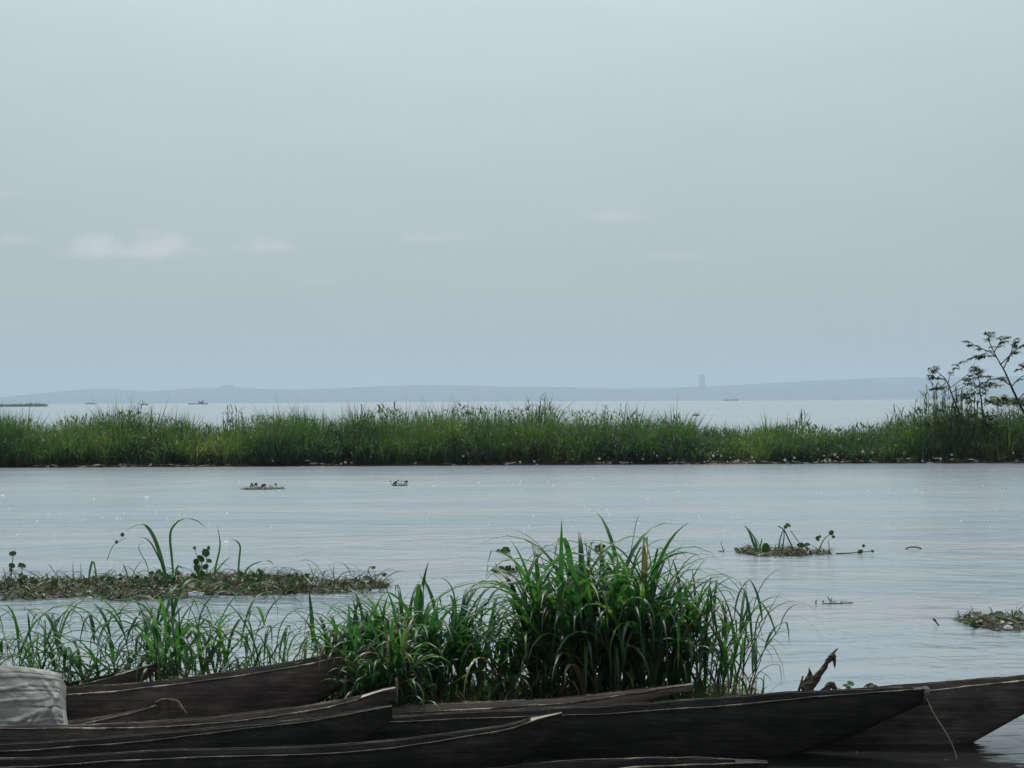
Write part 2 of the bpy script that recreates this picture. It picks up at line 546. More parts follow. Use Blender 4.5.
# ------------------------------------------------------------------ haze
mb = MB()
hx, hy0, hy1, hz0, hz1 = 6600, -90, 12400, -1.6, 182
V = [(-hx, hy0, hz0), (hx, hy0, hz0), (hx, hy1, hz0), (-hx, hy1, hz0), (-hx, hy0, hz1), (hx, hy0, hz1), (hx, hy1, hz1), (-hx, hy1, hz1)]
mb.add(V, [(3, 2, 1, 0), (4, 5, 6, 7), (0, 1, 5, 4), (1, 2, 6, 5), (2, 3, 7, 6), (3, 0, 4, 7)])
m = bpy.data.materials.new('humid_haze'); m.use_nodes = True
t = m.node_tree
t.nodes.remove(t.nodes['Principled BSDF'])
pv = t.nodes.new('ShaderNodeVolumePrincipled')
pv.inputs['Color'].default_value = (0.655, 0.81, 0.98, 1)
pv.inputs['Density'].default_value = 0.00016
pv.inputs['Anisotropy'].default_value = 0.16
t.links.new(pv.outputs[0], t.nodes['Material Output'].inputs['Volume'])
o = mb.build('haze', m, smooth=False)
o['kind'] = 'stuff'


# ------------------------------------------------------------------ canoes
def interp_px(tab, x):
    a = np.array(tab, float)
    return np.interp(x, a[:, 0], a[:, 1])


def canoe(label, near, d_near, width, keel, hull_mat, rim_mat, tip_len=0.25, rim_w=0.028, n=64, seed=0, roll_dz=0.0, bow=True, ends=(True, True)):
    """near: [(px,py)] of the near gunwale edge at distances d_near [(px,d)], width [(px,w)] metres,
    keel [(px,z)] of the outside bottom; left to right"""
    x0, x1 = near[0][0], near[-1][0]
    npts = np.array(near, float)
    qs = np.linspace(0, 1, n)
    qx = x0 + (x1 - x0) * (qs ** 1.0)
    # smooth the sheer line a little
    sm = smooth_line(npts, 400)
    order = np.argsort(sm[:, 0])
    qy = np.interp(qx, sm[order, 0], sm[order, 1])
    dn = interp_px(d_near, qx); wd = interp_px(width, qx); kz = interp_px(keel, qx)
    G = np.array([P(a, b_, c) for a, b_, c in zip(qx, qy, dn)])
    wob = 0.006 * vnoise(np.arange(n) * 0.35, 100 + seed)
    Gn = G.copy(); Gn[:, 2] += wob; Gn[:, 1] += 0.01 * vnoise(np.arange(n) * 0.2, 130 + seed)
    Gf = G.copy(); Gf[:, 1] += wd; Gf[:, 2] += roll_dz * wd / max(wd.max(), .01) + 0.006 * vnoise(np.arange(n) * 0.35, 160 + seed)
    kz = np.minimum(kz, G[:, 2] - 0.05)
    th = 0.03
    sect_out, sect_in = [], []
    for i in range(n):
        a, b_ = Gn[i], Gf[i]
        w_ = wd[i]; H = a[2] - kz[i]
        cy = (a[1] + b_[1]) / 2
        hw = max(w_ / 2, 0.012)
        o_ = []; in_ = []
        for s in (0.0, 0.25, 0.55, 0.82, 0.97):
            half = hw * (1.0 - 0.06 * s - 0.42 * s ** 3)
            o_.append((a[0], cy - half, a[2] - H * s))
        o_.append((a[0], cy, kz[i]))
        for s in (0.97, 0.82, 0.55, 0.25, 0.0):
            half = hw * (1.0 - 0.06 * s - 0.42 * s ** 3)
            o_.append((a[0], cy + half, b_[2] - (b_[2] - kz[i]) * s))
        tt = min(th, hw * 0.75)
        fl = max(kz[i] + 0.05, 0.012)
        fl = min(fl, a[2] - 0.02)
        for s in (0.0, 0.25, 0.55, 0.82, 0.97):
            half = max(hw * (1.0 - 0.06 * s - 0.42 * s ** 3) - tt, 0.002)
            in_.append((a[0], cy - half, a[2] - (a[2] - fl) * s))
        in_.append((a[0], cy, fl - 0.004))
        for s in (0.97, 0.82, 0.55, 0.25, 0.0):
            half = max(hw * (1.0 - 0.06 * s - 0.42 * s ** 3) - tt, 0.002)
            in_.append((a[0], cy + half, b_[2] - (b_[2] - fl) * s))
        sect_out.append(o_); sect_in.append(in_)
    SO = np.array(sect_out); SI = np.array(sect_in)
    loop = np.concatenate([SO, SI[:, ::-1]], 1)
    mid = n // 2
    base = (float(G[mid, 0]), float(G[mid, 1] + wd[mid] / 2), 0.0)
    root = empty('dugout_canoe', base, label, 'canoe', 'wooden canoes moored side by side at the bank')
    mb = MB(); k0 = mb.n
    mb.grid(loop, True)
    m_ = loop.shape[1]
    half = m_ // 2
    for row, rev in ((0, False), (n - 1, True)):
        for j in range(half - 1):
            f = (row * m_ + j, row * m_ + j + 1, row * m_ + m_ - 2 - j, row * m_ + m_ - 1 - j)
            mb.f.append(f if rev else f[::-1]); mb.mi.append(0)
    mb.build('hull', hull_mat, root)
    # rims
    for side in (0, 1):
        mb = MB()
        rows = []
        for i in range(n):
            g = SO[i, 0] if side == 0 else SO[i, -1]
            sgn = 1 if side == 0 else -1
            rw = min(rim_w * (1 + 0.25 * math.sin(i * .9 + seed)), max(wd[i] * 0.48, 0.012))
            y0 = g[1] - sgn * 0.004; y1 = y0 + sgn * rw
            z0 = g[2] - 0.004; z1 = g[2] + 0.005
            rows.append([(g[0], y0, z0), (g[0], y0, z1), (g[0], y1, z1 + .001), (g[0], y1, z0)])
        rows = np.array(rows)
        a0 = mb.n
        mb.grid(rows, True)
        mb.f.append((0, 1, 2, 3)); mb.mi.append(0)
        e = (n - 1) * 4
        mb.f.append((e + 3, e + 2, e + 1, e)); mb.mi.append(0)
        mb.build('gunwale', rim_mat, root, smooth=False)
    # solid nose block closing the ends
    for endi, on in ((0, ends[0]), (1, ends[1])):
        if not on: continue
        idx = np.arange(n) if endi == 0 else np.arange(n)[::-1]
        tip = G[idx[0]]
        sel = [i for i in idx if abs(G[i, 0] - tip[0]) < tip_len]
        if len(sel) < 2: sel = list(idx[:2])
        rows = []
        for i in sel:
            c = (SO[i, 0] + SO[i, -1]) / 2
            hw = max(wd[i] / 2 - 0.012, 0.01)
            zt = (Gn[i, 2] + Gf[i, 2]) / 2 + 0.004
            rows.append([(c[0], c[1] - hw, zt - .03), (c[0], c[1] - hw, zt), (c[0], c[1] + hw, zt), (c[0], c[1] + hw, zt - .03)])
        rows = np.array(rows); mb = MB(); mb.grid(rows, True)
        mb.f.append((0, 1, 2, 3)); mb.mi.append(0)
        e = (len(sel) - 1) * 4
        mb.f.append((e + 3, e + 2, e + 1, e)); mb.mi.append(0)
        mb.build('end_deck', M['tip'] if seed in (2, 6, 10) else rim_mat, root, smooth=False)
    return root


# I: nearest canoe, only its gunwale tip rises into the frame at the bottom
canoe('nearest canoe, only its thin pale rim tip showing along the bottom edge',
      [(380, 792), (500, 780), (600, 771), (660, 767), (720, 765), (768, 763)], [(380, 10.75), (768, 10.85)],
      [(380, .36), (560, .38), (700, .24), (768, .05)], [(380, -.1), (690, -.1), (768, .12)], M['wood_wet'], M['rim_dull'], seed=1, tip_len=.2)
# E: long low canoe
canoe('long low dark canoe, twin pale rims meeting in a blunt tip beside the black hull',
      [(-420, 772), (-200, 772), (0, 768), (50, 766), (150, 760), (256, 757), (330, 754), (380, 750), (440, 742), (480, 735), (510, 729), (530, 722), (562, 714)],
      [(-420, 11.05), (562, 11.2)], [(-420, .05), (-300, .26), (0, .30), (380, .30), (456, .26), (520, .15), (562, .05)],
      [(-420, .1), (-300, -.12), (400, -.12), (500, -.02), (562, .36)], M['wood_wet'], M['rim_dull'], rim_w=.017, seed=2, tip_len=.3)
# D
canoe('slim dark canoe whose pointed brown tip lies just below a split pale tip',
      [(-380, 757), (-150, 754), (0, 752), (60, 748.5), (128, 743), (190, 736), (256, 728.5), (300, 723), (330, 718), (365, 711.5), (392, 707)],
      [(-380, 11.5), (392, 11.62)], [(-380, .05), (-250, .26), (0, .28), (130, .28), (210, .20), (300, .14), (350, .08), (392, .03)],
      [(-380, .05), (-250, -.12), (250, -.12), (320, 0.0), (392, .33)], M['wood_wet'], M['rim_dull'], rim_w=.014, seed=3, tip_len=.25)
# G: the heavy front one
canoe('heavy near-black canoe in front, its blunt bow bound with rope',
      [(330, 726), (400, 722), (480, 719), (592, 715), (650, 711.5), (700, 708), (750, 704), (800, 699), (850, 695), (900, 691), (925, 689.5)],
      [(330, 12.1), (560, 11.95), (925, 11.85)], [(330, .05), (420, .26), (600, .34), (750, .34), (850, .22), (925, .09)],
      [(330, .05), (420, -.12), (740, -.12), (790, -.02), (850, .13), (900, .30), (925, .38)], M['wood_wet'], M['rim_dull'], rim_w=.016, seed=4, tip_len=.12)
# H
canoe('dark brown canoe at the right with its long rising bow leaving the photo',
      [(640, 716), (700, 711), (800, 702), (870, 696.5), (925, 691.5), (975, 686), (1024, 681), (1100, 671), (1180, 658)],
      [(640, 12.35), (1180, 12.3)], [(640, .05), (720, .30), (900, .34), (1024, .22), (1180, .05)],
      [(640, 0.05), (720, -.10), (940, -.10), (972, -0.02), (1024, .20), (1090, .38), (1180, .60)], M['wood_dark'], M['rim'], rim_w=.02, seed=5)
# C
canoe('slim grey canoe with a split pale blunt tip resting against the foot of the grass',
      [(-330, 733), (-100, 730), (0, 729), (100, 728.5), (185, 726), (240, 721), (280, 716), (330, 707), (360, 699), (380, 692), (395, 688.5)],
      [(-330, 12.1), (395, 12.25)], [(-330, .04), (-100, .10), (80, .12), (170, .28), (256, .32), (330, .22), (395, .07)],
      [(-330, .0), (-250, -.12), (250, -.12), (330, 0.02), (360, .18), (395, .36)], M['wood_dark'], M['rim'], rim_w=.016, seed=6, tip_len=.28)
# F
canoe('pale grey brown canoe lying behind the black hull at the foot of the tallest grass',
      [(178, 728), (260, 722), (330, 717.5), (380, 714.5), (440, 711), (500, 708), (560, 704), (600, 699), (640, 693), (670, 688.5), (692, 685)],
      [(178, 12.78), (692, 12.72)], [(178, .04), (280, .28), (450, .32), (600, .24), (692, .06)],
      [(178, .0), (260, -.1), (560, -.1), (610, .10), (650, .25), (692, .36)], M['wood_grey'], M['rim'], rim_w=.016, seed=7, tip_len=.2)
# small sunk one left
canoe('half sunken canoe end with a pale rim stopping at a bundle of broken sticks',
      [(-160, 752), (0, 737), (65, 727.5), (110, 718.5), (140, 711), (157, 706)], [(-160, 12.75), (157, 12.78)],
      [(-160, .1), (65, .26), (157, .07)], [(-160, -.1), (100, -.1), (135, .0), (157, .12)], M['wood_dark'], M['rim'], rim_w=.016, seed=8, tip_len=.1, n=40)
# B
canoe('tall brown sided canoe whose high bow disappears into the grass right of the plastic sheet',
      [(-260, 702), (-100, 700), (62, 695.5), (130, 690), (200, 682), (260, 673), (300, 666.5), (330, 659.5), (360, 651), (385, 641)],
      [(-260, 13.15), (385, 13.3)], [(-260, .2), (-60, .42), (62, .42), (170, .30), (230, .36), (300, .40), (350, .22), (385, .05)],
      [(-260, -.1), (250, -.1), (300, .04), (345, .28), (385, .52)], M['wood_dark'], M['rim'], rim_w=.02, seed=9, tip_len=.2)
# A
canoe('small upturned canoe bow rising beside the plastic sheet in front of the left grass',
      [(-150, 700), (0, 694), (58, 689.5), (100, 680.5), (130, 672), (150, 666), (160, 663)], [(-150, 13.85), (160, 13.9)],
      [(-150, .3), (58, .34), (120, .22), (160, .05)], [(-150, -.1), (80, -.05), (120, .1), (145, .24), (160, .36)], M['wood_dark'], M['rim'], rim_w=.03, seed=10, tip_len=.45, n=40)

# ---- rope bound on the bow of the black canoe
root = empty('mooring_rope', tuple(P(926, 700, 11.85)), 'thin pale rope hanging from the bow of the black canoe into the water', 'rope')
mb = MB()
mb.tube(smooth_line([P(927, 699, 11.83), P(934, 714, 11.8), P(943, 728, 11.78), (*P(950, 740, 11.77),), P(955, 752, 11.76), P(957, 760, 11.75)], 26), 0.0034, 6)
mb.build('hanging_line', M['rope'], root)
mb = MB()
for k in range(5):
    c = P(922.5 + k * 1.1, 693, 11.9)
    th_ = np.linspace(0, 2 * math.pi, 18, endpoint=False)
    ring = np.stack([np.full(18, c[0]) + 0.004 * np.sin(th_), c[1] + 0.066 * np.cos(th_), c[2] - .018 + 0.058 * np.sin(th_)], -1)
    ring = np.vstack([ring, ring[:1]])
    mb.tube(ring, 0.0075, 6, cap=False)
mb.build('binding', plain('old_rope', (.05, .048, .045), (.10, .095, .09), 60, .9), root)

# ---- plastic sheet draped over a load
mb = MB()
xs_ = np.linspace(-150, 64, 190)
ridges = [((4, 724), (46, 705), 2.2, .030), ((-60, 702), (62, 695), 1.6, .022), ((28, 728), (60, 690), 2.6, .028), ((51, 699), (57, 728), 1.8, .03), ((-20, 690), (30, 682), 2.0, .02), ((20, 728), (34, 712), 1.8, .03), ((-90, 720), (-10, 712), 2, .03), ((40, 676), (58, 700), 1.6, .018)]
rows = []
prof = [(12.90, 0.035), (12.93, .075), (12.97, .12), (13.01, .175), (13.06, .23), (13.11, .285), (13.16, .335), (13.21, .385), (13.26, .43), (13.29, .452), (13.31, .455), (13.325, .42), (13.335, .36)]
pr = smooth_line(prof, 92)
for i, px in enumerate(xs_):
    s = np.interp(px, [-150, 0, 12, 30, 45, 54, 58, 61, 64], [1.06, 1.0, .985, .945, .90, .865, .835, .74, .60])
    cl = np.interp(px, [52, 62, 64], [0, .0, .03])
    row = []
    for j, (yy, zz) in enumerate(pr):
        z_ = 0.035 + (zz - .035) * s
        x_ = (px - 512) * yy / F
        q = j / 91
        py_ = HZ + (CAM_H - z_) * F / yy
        dg = x_ * 9 - q * 14 + 1.5 * vnoise(np.array([x_ * 4 + q * 3]), 61)[0]
        fold = 0.028 * (1 - abs(math.sin(dg * .5)) ** .6) * max(0, 1 - q * 1.8) + 0.012 * math.sin(x_ * 23 + 3 * q) * max(0, .7 - q) + 0.016 * vnoise(np.array([x_ * 8 + q * 9]), 50)[0] + 0.018 * vnoise(np.array([x_ * 3.0 - q * 30]), 55)[0] + 0.01 * math.exp(-((q * 3.1 - 1.25 - x_ * .1) ** 2) * 400)
        ry = 0.0
        if q < .62:
            for (a0, b0), (a1, b1), wd_, am_ in ridges:
                tt_ = max(0, min(1, ((px - a0) * (a1 - a0) + (py_ - b0) * (b1 - b0)) / ((a1 - a0) ** 2 + (b1 - b0) ** 2)))
                dd_ = math.hypot(px - a0 - tt_ * (a1 - a0), py_ - b0 - tt_ * (b1 - b0))
                ry += am_ * math.exp(-(dd_ / wd_) ** 2) * math.sin(math.pi * min(max(tt_, .08), .92))
        row.append((x_ + cl * .2, yy + fold - .01 - ry, z_ + fold * 0.35))
    rows.append(row)
rows = np.array(rows)
# turned-in free edge on the right
edge = rows[-1].copy(); edge[:, 0] -= 0.03; edge[:, 1] += 0.05; edge[:, 2] -= 0.03
rows = np.concatenate([rows, edge[None]], 0)
mb.grid(rows)
o = mb.build_top('plastic_sheet', M['sheet'], tuple(P(0, 728, 13.2)))
sol = o.modifiers.new('thickness', 'SOLIDIFY'); sol.thickness = 0.003
tag(o, 'wrinkled pale grey plastic sheet draped over a load in a canoe at the left edge', 'plastic sheet')

# hanging corner strip of the sheet
mb = MB()
mb.ribbon(smooth_line([P(60.5, 694, 13.02), P(63, 704, 12.96), P(65, 716, 12.93), P(66.5, 728, 12.9)], 10), np.linspace(.012, .035, 10), side=(1, .3, 0), fold=.2)
o2 = mb.build('loose_corner', M['sheet'], o)
o2.location = (0, 0, 0)
# build() subtracted the parent location already

# ---- broken sticks on the sunken canoe
root = empty('broken_sticks', tuple(P(160, 727, 12.7)), 'small bundle of broken bent sticks standing between two canoe tips', 'sticks')
for pts, r in (([(157, 703), (158.5, 712), (160.5, 725)], .010), ([(169, 702), (168, 712), (165, 727)], .009), ([(156, 703.5), (163, 700), (172, 700.5), (178, 702), (182, 708), (187, 714)], .014), ([(160, 701), (160.6, 707), (162, 712)], .012)):
    mb = MB(); mb.tube(smooth_line([P(a, b_, 12.72 - 0.004 * a + .6) for a, b_ in pts], 12), [r, r * .7], 5); mb.build('stick', M['rim'], root)

# ------------------------------------------------------------------ foreground grasses
def leaf_curve(start, az, up, length, droop, n=9, kink=None):
    """arching blade: starts along an elevation `up`, droops with gravity"""
    pts = [np.array(start, float)]
    el = up
    h = np.array((math.cos(az), math.sin(az), 0))
    st = length / (n - 1)
    for i in range(n - 1):
        s = i / (n - 1)
        pts.append(pts[-1] + st * (h * math.cos(el) + np.array((0, 0, math.sin(el)))))
        el -= droop * (0.35 + 1.7 * s) / (n - 1)
        if kink is not None and abs(s - kink) < 0.5 / (n - 1):
            el -= 1.0
        el = max(el, -1.45)
    return np.array(pts)


def blade_w(n, w):
    s = np.linspace(0, 1, n)
    return w * np.clip(np.minimum(0.45 + s * 3.0, 1.0) * (1 - s ** 2.6), 0.03, 1)


def grass_clump(label, cx, cd, rx, rd, n, hgt, lean=(0, 0), leaf_len=(.4, .75), leaf_w=(.02, .036), nl=(4, 7), top_px=None, droop=(1.2, 2.6), dry=0.08, spread=0.28, extra=None, up=(.85, 1.4)):
    base = P(cx, 401 + CAM_H * F / cd, cd); base[2] = 0.02
    root = empty('grass_clump', tuple(base), label, 'grass clump', 'tall grass clumps behind the canoes')
    st, lf, dl = MB(), MB(), MB()
    for i in range(n):
        while True:
            a, b_ = random.uniform(-1, 1), random.uniform(-1, 1)
            if a * a + b_ * b_ < 1: break
        x = base[0] + a * rx; y = cd + b_ * rd
        h = hgt * random.uniform(.62, 1.05)
        if top_px is not None:
            px = 512 + x * F / y
            zt = CAM_H - (np.interp(px, [q[0] for q in top_px], [q[1] for q in top_px]) - HZ) * y / F
            h = zt * random.uniform(.36, .86)
        h = max(h, .15)
        az = math.atan2(b_ + random.uniform(-.5, .5), a + random.uniform(-.5, .5))
        ln = spread * random.uniform(.2, 1.0) * (0.4 + math.hypot(a, b_))
        tip = np.array((x + math.cos(az) * ln * h + lean[0] * h * random.uniform(.4, 1.3), y + math.sin(az) * ln * h + lean[1] * h, h))
        mid = np.array((x, y, 0)) * .5 + tip * .5 + np.array((-math.cos(az) * .07 * h, -math.sin(az) * .07 * h, .05 * h))
        cl = smooth_line([(x, y, 0.0), mid, tip], 10)
        if n <= 42:
            one = MB(); one.tube(cl, [.0065, .0035], 4, cap=False); one.build('stem', M['stem'], root)
        else:
            st.tube(cl, [.0065, .0035], 4, cap=False)
        k = random.randint(*nl)
        phase = random.uniform(0, 6.28)
        for j in range(k):
            s = 0.06 + 0.94 * (j + random.uniform(.1, .9)) / k
            p = cl[min(9, int(s * 9.5))]
            faz = phase + j * math.pi + random.gauss(0, .6)
            el0 = random.uniform(*up)
            ll = random.uniform(*leaf_len) * (0.75 + .4 * (1 - abs(s - .6)))
            pts = leaf_curve(p, faz, el0, ll, random.uniform(*droop), 9, random.choice((None, None, None, .55, .7)))
            pts[:, 2] = np.maximum(pts[:, 2], 0.02)
            wv = blade_w(9, random.uniform(*leaf_w))
            (dl if random.random() < dry * (1.6 - s) else lf).ribbon(pts, wv, fold=random.uniform(.1, .35))
        # upright flag leaf
        pts = leaf_curve(tip, az + random.gauss(0, .5), random.uniform(1.15, 1.5), random.uniform(*leaf_len) * .8, random.uniform(.5, 2.4) + (1.2 if droop[0] > 1.8 else 0), 9)
        lf.ribbon(pts, blade_w(9, random.uniform(*leaf_w)), fold=.25)
    if extra:
        for (pp, d_, w_) in extra:
            c = smooth_line([P(a, b_, d_ + 0.02 * q) for q, (a, b_) in enumerate(pp)], 14)
            lf.ribbon(c, blade_w(14, w_), fold=.25)
    if st.n: st.build('stems', M['stem'], root)['kind'] = 'stuff'
    lf.build('leaves', M['leaf'], root)
    if dl.n: dl.build('dead_leaves', M['leaf_dry'], root)
    return root


grass_clump('tallest and densest dark green grass clump above the pale canoe, long arching blades', 605, 14.0, .64, .42, 80, 1.2, leaf_w=(.028, .056), leaf_len=(.55, 1.15), nl=(6, 9), droop=(1.5, 3.2),
            top_px=[(500, 650), (520, 622), (540, 588), (570, 566), (640, 566), (675, 585), (700, 620)],
            extra=[([(560, 640), (572, 600), (566, 568), (558, 540)], 13.8, .03), ([(600, 620), (594, 590), (588, 560), (584, 536)], 13.8, .035),
                   ([(620, 640), (630, 590), (636, 560), (644, 546), (650, 560), (652, 590)], 13.7, .04), ([(655, 630), (652, 590), (656, 560), (660, 548), (668, 560), (672, 590)], 13.7, .038),
                   ([(664, 620), (672, 590), (684, 565), (700, 554), (722, 560)], 13.8, .03), ([(545, 620), (538, 580), (540, 556), (565, 545)], 13.8, .035), ([(619, 600), (628, 570), (636, 525), (640, 515)], 13.9, .018)])
grass_clump('wide leafy green grass clump between the high canoe bow and the tallest grass', 450, 14.05, .52, .4, 38, .9, leaf_w=(.026, .050), leaf_len=(.5, 1.05), nl=(6, 8), droop=(1.5, 3.2),
            top_px=[(370, 645), (400, 625), (440, 618), (480, 618), (520, 626), (560, 600)], spread=.35,
            extra=[([(448, 660), (455, 620), (452, 590), (440, 578), (420, 585)], 13.8, .03), ([(470, 640), (480, 600), (495, 586), (520, 583)], 13.8, .03)])
grass_clump('drooping grass tuft hanging over the high canoe bow', 372, 13.72, .26, .22, 40, .75, leaf_w=(.022, .04), leaf_len=(.4, .8), nl=(6, 8), lean=(-.12, -.12),
            top_px=[(300, 660), (330, 635), (360, 622), (400, 612)], spread=.5, droop=(1.5, 3.2))
grass_clump('small grass tuft in front of the high canoe bow, above the pale grey canoe tip', 386, 13.13, .20, .03, 26, .6, leaf_w=(.02, .036), leaf_len=(.3, .6), nl=(6, 8),
            top_px=[(340, 655), (380, 640), (430, 640)], spread=.3, droop=(1.5, 3.2))
grass_clump('open grass clump with thin crossing stalks at the right end of the tall grass', 712, 13.95, .36, .4, 26, 1.1, leaf_w=(.016, .034), nl=(3, 6), leaf_len=(.35, .75), lean=(.12, 0),
            top_px=[(670, 600), (700, 590), (760, 600), (800, 640)], droop=(1.0, 3.0), spread=.4,
            extra=[([(742, 700), (745, 650), (747, 610), (745, 578)], 13.8, .022), ([(735, 690), (752, 650), (770, 610), (783, 588)], 13.7, .024), ([(705, 690), (706, 640), (708, 600), (712, 572)], 13.8, .028),
                   ([(745, 640), (770, 620), (800, 617), (818, 632), (829, 652)], 13.5, .008), ([(720, 690), (722, 650), (700, 610), (690, 590)], 13.8, .025)])
grass_clump('low tangled grass clump behind the small canoe bow, many crossing arching blades', 150, 14.4, .56, .4, 30, .7, leaf_w=(.022, .044), leaf_len=(.5, 1.0), nl=(5, 7),
            top_px=[(80, 635), (120, 612), (160, 602), (200, 612), (240, 640)], spread=.85, droop=(1.9, 3.9), up=(.5, 1.3),
            extra=[([(190, 660), (170, 640), (150, 610), (140, 592)], 14.2, .03), ([(185, 670), (180, 640), (178, 610), (170, 590)], 14.2, .018), ([(150, 670), (146, 640), (140, 608), (128, 600), (108, 612)], 14.2, .022), ([(206, 670), (200, 640), (192, 612), (178, 598), (160, 600)], 14.3, .02), ([(130, 680), (116, 650), (92, 628), (66, 622), (48, 634)], 14.2, .024), ([(100, 670), (104, 640), (122, 615), (140, 612)], 14.3, .02)])
grass_clump('sparse grass with long stalks leaning left above the plastic sheet', 35, 14.4, .42, .35, 13, .65, leaf_w=(.014, .030), leaf_len=(.5, 1.0), nl=(4, 6), droop=(1.9, 3.8), up=(.5, 1.25),
            top_px=[(-20, 625), (30, 620), (80, 625)], spread=.8, lean=(-.1, 0),
            extra=[([(130, 690), (90, 655), (45, 628), (0, 612)], 14.2, .03), ([(95, 680), (60, 650), (28, 610), (24, 612)], 14.2, .02), ([(48, 680), (32, 650), (29, 625), (30, 612), (50, 617), (72, 632)], 14.1, .02)])
grass_clump('sparse tuft of thin upright stalks behind the brown canoe side', 262, 14.4, .36, .3, 13, .8, leaf_w=(.014, .032), leaf_len=(.4, .8), nl=(3, 5), up=(.4, 1.25),
            top_px=[(220, 625), (260, 612), (310, 640)], droop=(2.0, 4.2), spread=.7,
            extra=[([(262, 680), (252, 640), (236, 612), (220, 598)], 14.1, .04), ([(222, 680), (226, 640), (232, 600)], 14.2, .016), ([(250, 670), (258, 630), (272, 608), (290, 612)], 14.1, .022)])
grass_clump('grass beyond the left edge, short arching blades beside the plastic sheet', -60, 14.4, .5, .4, 20, .6, leaf_w=(.014, .028), spread=.8, droop=(2.2, 4.2), up=(.3, 1.2), top_px=[(-140, 650), (-60, 635), (0, 640)])
# low leafy tangle around the feet of the clumps
mb = MB()
for i in range(4200):
    x = random.uniform(-5.2, 2.05) if i < 2600 else random.uniform(-1.5, 1.6); y = random.uniform(13.4, 14.75)
    if x > .4 and random.random() < .3: continue
    az = random.uniform(0, 6.28)
    pts = leaf_curve((x, y, 0.03), az, random.uniform(.3, 1.3), random.uniform(.12, .34), random.uniform(.8, 2.4), 6)
    pts[:, 2] = np.maximum(pts[:, 2], 0.03)
    mb.ribbon(pts, blade_w(6, random.uniform(.008, .022)), mi=0 if random.random() < .75 else 1)
o = mb.build('bank_undergrowth', [M['leaf'], M['leaf_dry']]); tag(o, 'short green and straw coloured undergrowth at the feet of the tall grass', kind='stuff')

# driftwood stump
root = empty('driftwood', tuple(P(812, 712, 13.0)), 'jagged brown driftwood stump with one raised branch beside the thin grass stalks', 'driftwood')
D = 13.0
def lump(mb, path, rads, seed, sides=9, jag=.25):
    pts = smooth_line([P(a, b_, D + dd) for a, b_, dd in path], 16)
    n0 = mb.n
    mb.tube(pts, rads, sides)
    v_ = mb.v[-1]
    ctr = np.repeat(pts, sides, 0)
    r_ = np.random.default_rng(seed).uniform(1 - jag, 1 + jag, len(v_))[:, None]
    mb.v[-1] = ctr + (v_ - ctr) * r_
mb = MB(); lump(mb, [(812, 715, 0), (808, 700, 0), (807, 685, 0), (810, 676, .02), (809, 668, .02)], [.075, .06, .042, .02, .003], 1); mb.build('trunk', M['driftwood'], root, False)
mb = MB(); lump(mb, [(806, 690, -.02), (816, 678, -.01), (824, 668, 0), (830, 657, .02), (838, 648, .03)], [.038, .03, .02, .014, .003], 2)
lump(mb, [(828, 662, 0), (833, 656, 0), (835, 668, .0)], [.018, .024, .003], 5, 7)
mb.build('branch', M['driftwood'], root, False)
mb = MB(); lump(mb, [(818, 700, -.03), (826, 690, 0), (832, 684, 0), (836, 692, .0), (840, 700, 0)], [.032, .028, .02, .02, .012], 3); mb.build('root_knob', M['driftwood'], root, False)
mb = MB(); mb.tube(smooth_line([P(794, 705, 12.9), P(799, 690, 12.9), P(803, 676, 12.92)], 8), [.014, .006], 6)
o = mb.build_top('stick', M['driftwood'], tuple(P(795, 705, 12.9))); tag(o, 'thin dark stick leaning just left of the driftwood stump', 'stick')


def round_leaf(mb, c, r, nrm, mi=0, cup=.25):
    nrm = np.array(nrm, float); nrm /= np.linalg.norm(nrm)
    a = np.cross(nrm, (0.3, 0.1, 1)); a /= np.linalg.norm(a) + 1e-9
    b_ = np.cross(nrm, a)
    c = np.array(c)
    vs = [c - nrm * r * cup]
    for k in range(9):
        th_ = k / 9 * 2 * math.pi
        rr_ = r * (1 + .30 * math.cos(th_)) * (1 + .10 * math.sin(k * 5.3 + r * 900))
        vs.append(c + rr_ * (math.cos(th_) * a + .9 * math.sin(th_) * b_))
    mb.add(vs, [(0, 1 + k, 1 + (k + 1) % 9) for k in range(9)], mi)


# small leafy weed by the stump
root = empty('water_plant', tuple(P(865, 705, 12.95)), 'small low plant with dark oval leaves and bent stalks right of the driftwood stump', 'plant')
mb = MB(); ml = MB()
for path in ([(842, 704), (848, 693), (850, 686)], [(856, 704), (862, 690), (868, 684), (872, 687)], [(866, 704), (866, 692), (874, 685), (884, 690)], [(876, 704), (882, 693), (893, 686)], [(850, 700), (845, 692), (838, 688)]):
    mb.tube(smooth_line([P(a, b_, 12.95) for a, b_ in path], 8), [.006, .003], 5, False)
for (a, b_, r) in ((849, 688, .028), (852, 684, .03), (846, 686, .022), (871, 686, .03), (876, 688, .028), (868, 691, .02)):
    round_leaf(ml, P(a, b_, 12.93), r, (random.uniform(-.5, .5), -.7, 1))
mb.build('stems', M['driftwood'], root); ml.build('leaves', M['hyacinth'], root)
# dead seed stalk near right grass
root = empty('dead_plant', tuple(P(752, 712, 13.3)), 'withered pale brown stalk with curled dead leaves above the black canoe rim', 'plant')
mb = MB(); mb.tube(smooth_line([P(750, 712, 13.3), P(751, 695, 13.3), P(753, 680, 13.3)], 8), [.01, .005], 5); mb.build('stem', M['driftwood'], root)
mb = MB()
for k in range(9):
    p = P(751 + random.uniform(-2, 4), 678 + k * 2.4, 13.3)
    mb.ribbon(leaf_curve(p, random.uniform(0, 6.28), .6, random.uniform(.05, .13), 2.6, 6), blade_w(6, .03))
mb.build('leaves', M['leaf_dry'], root)
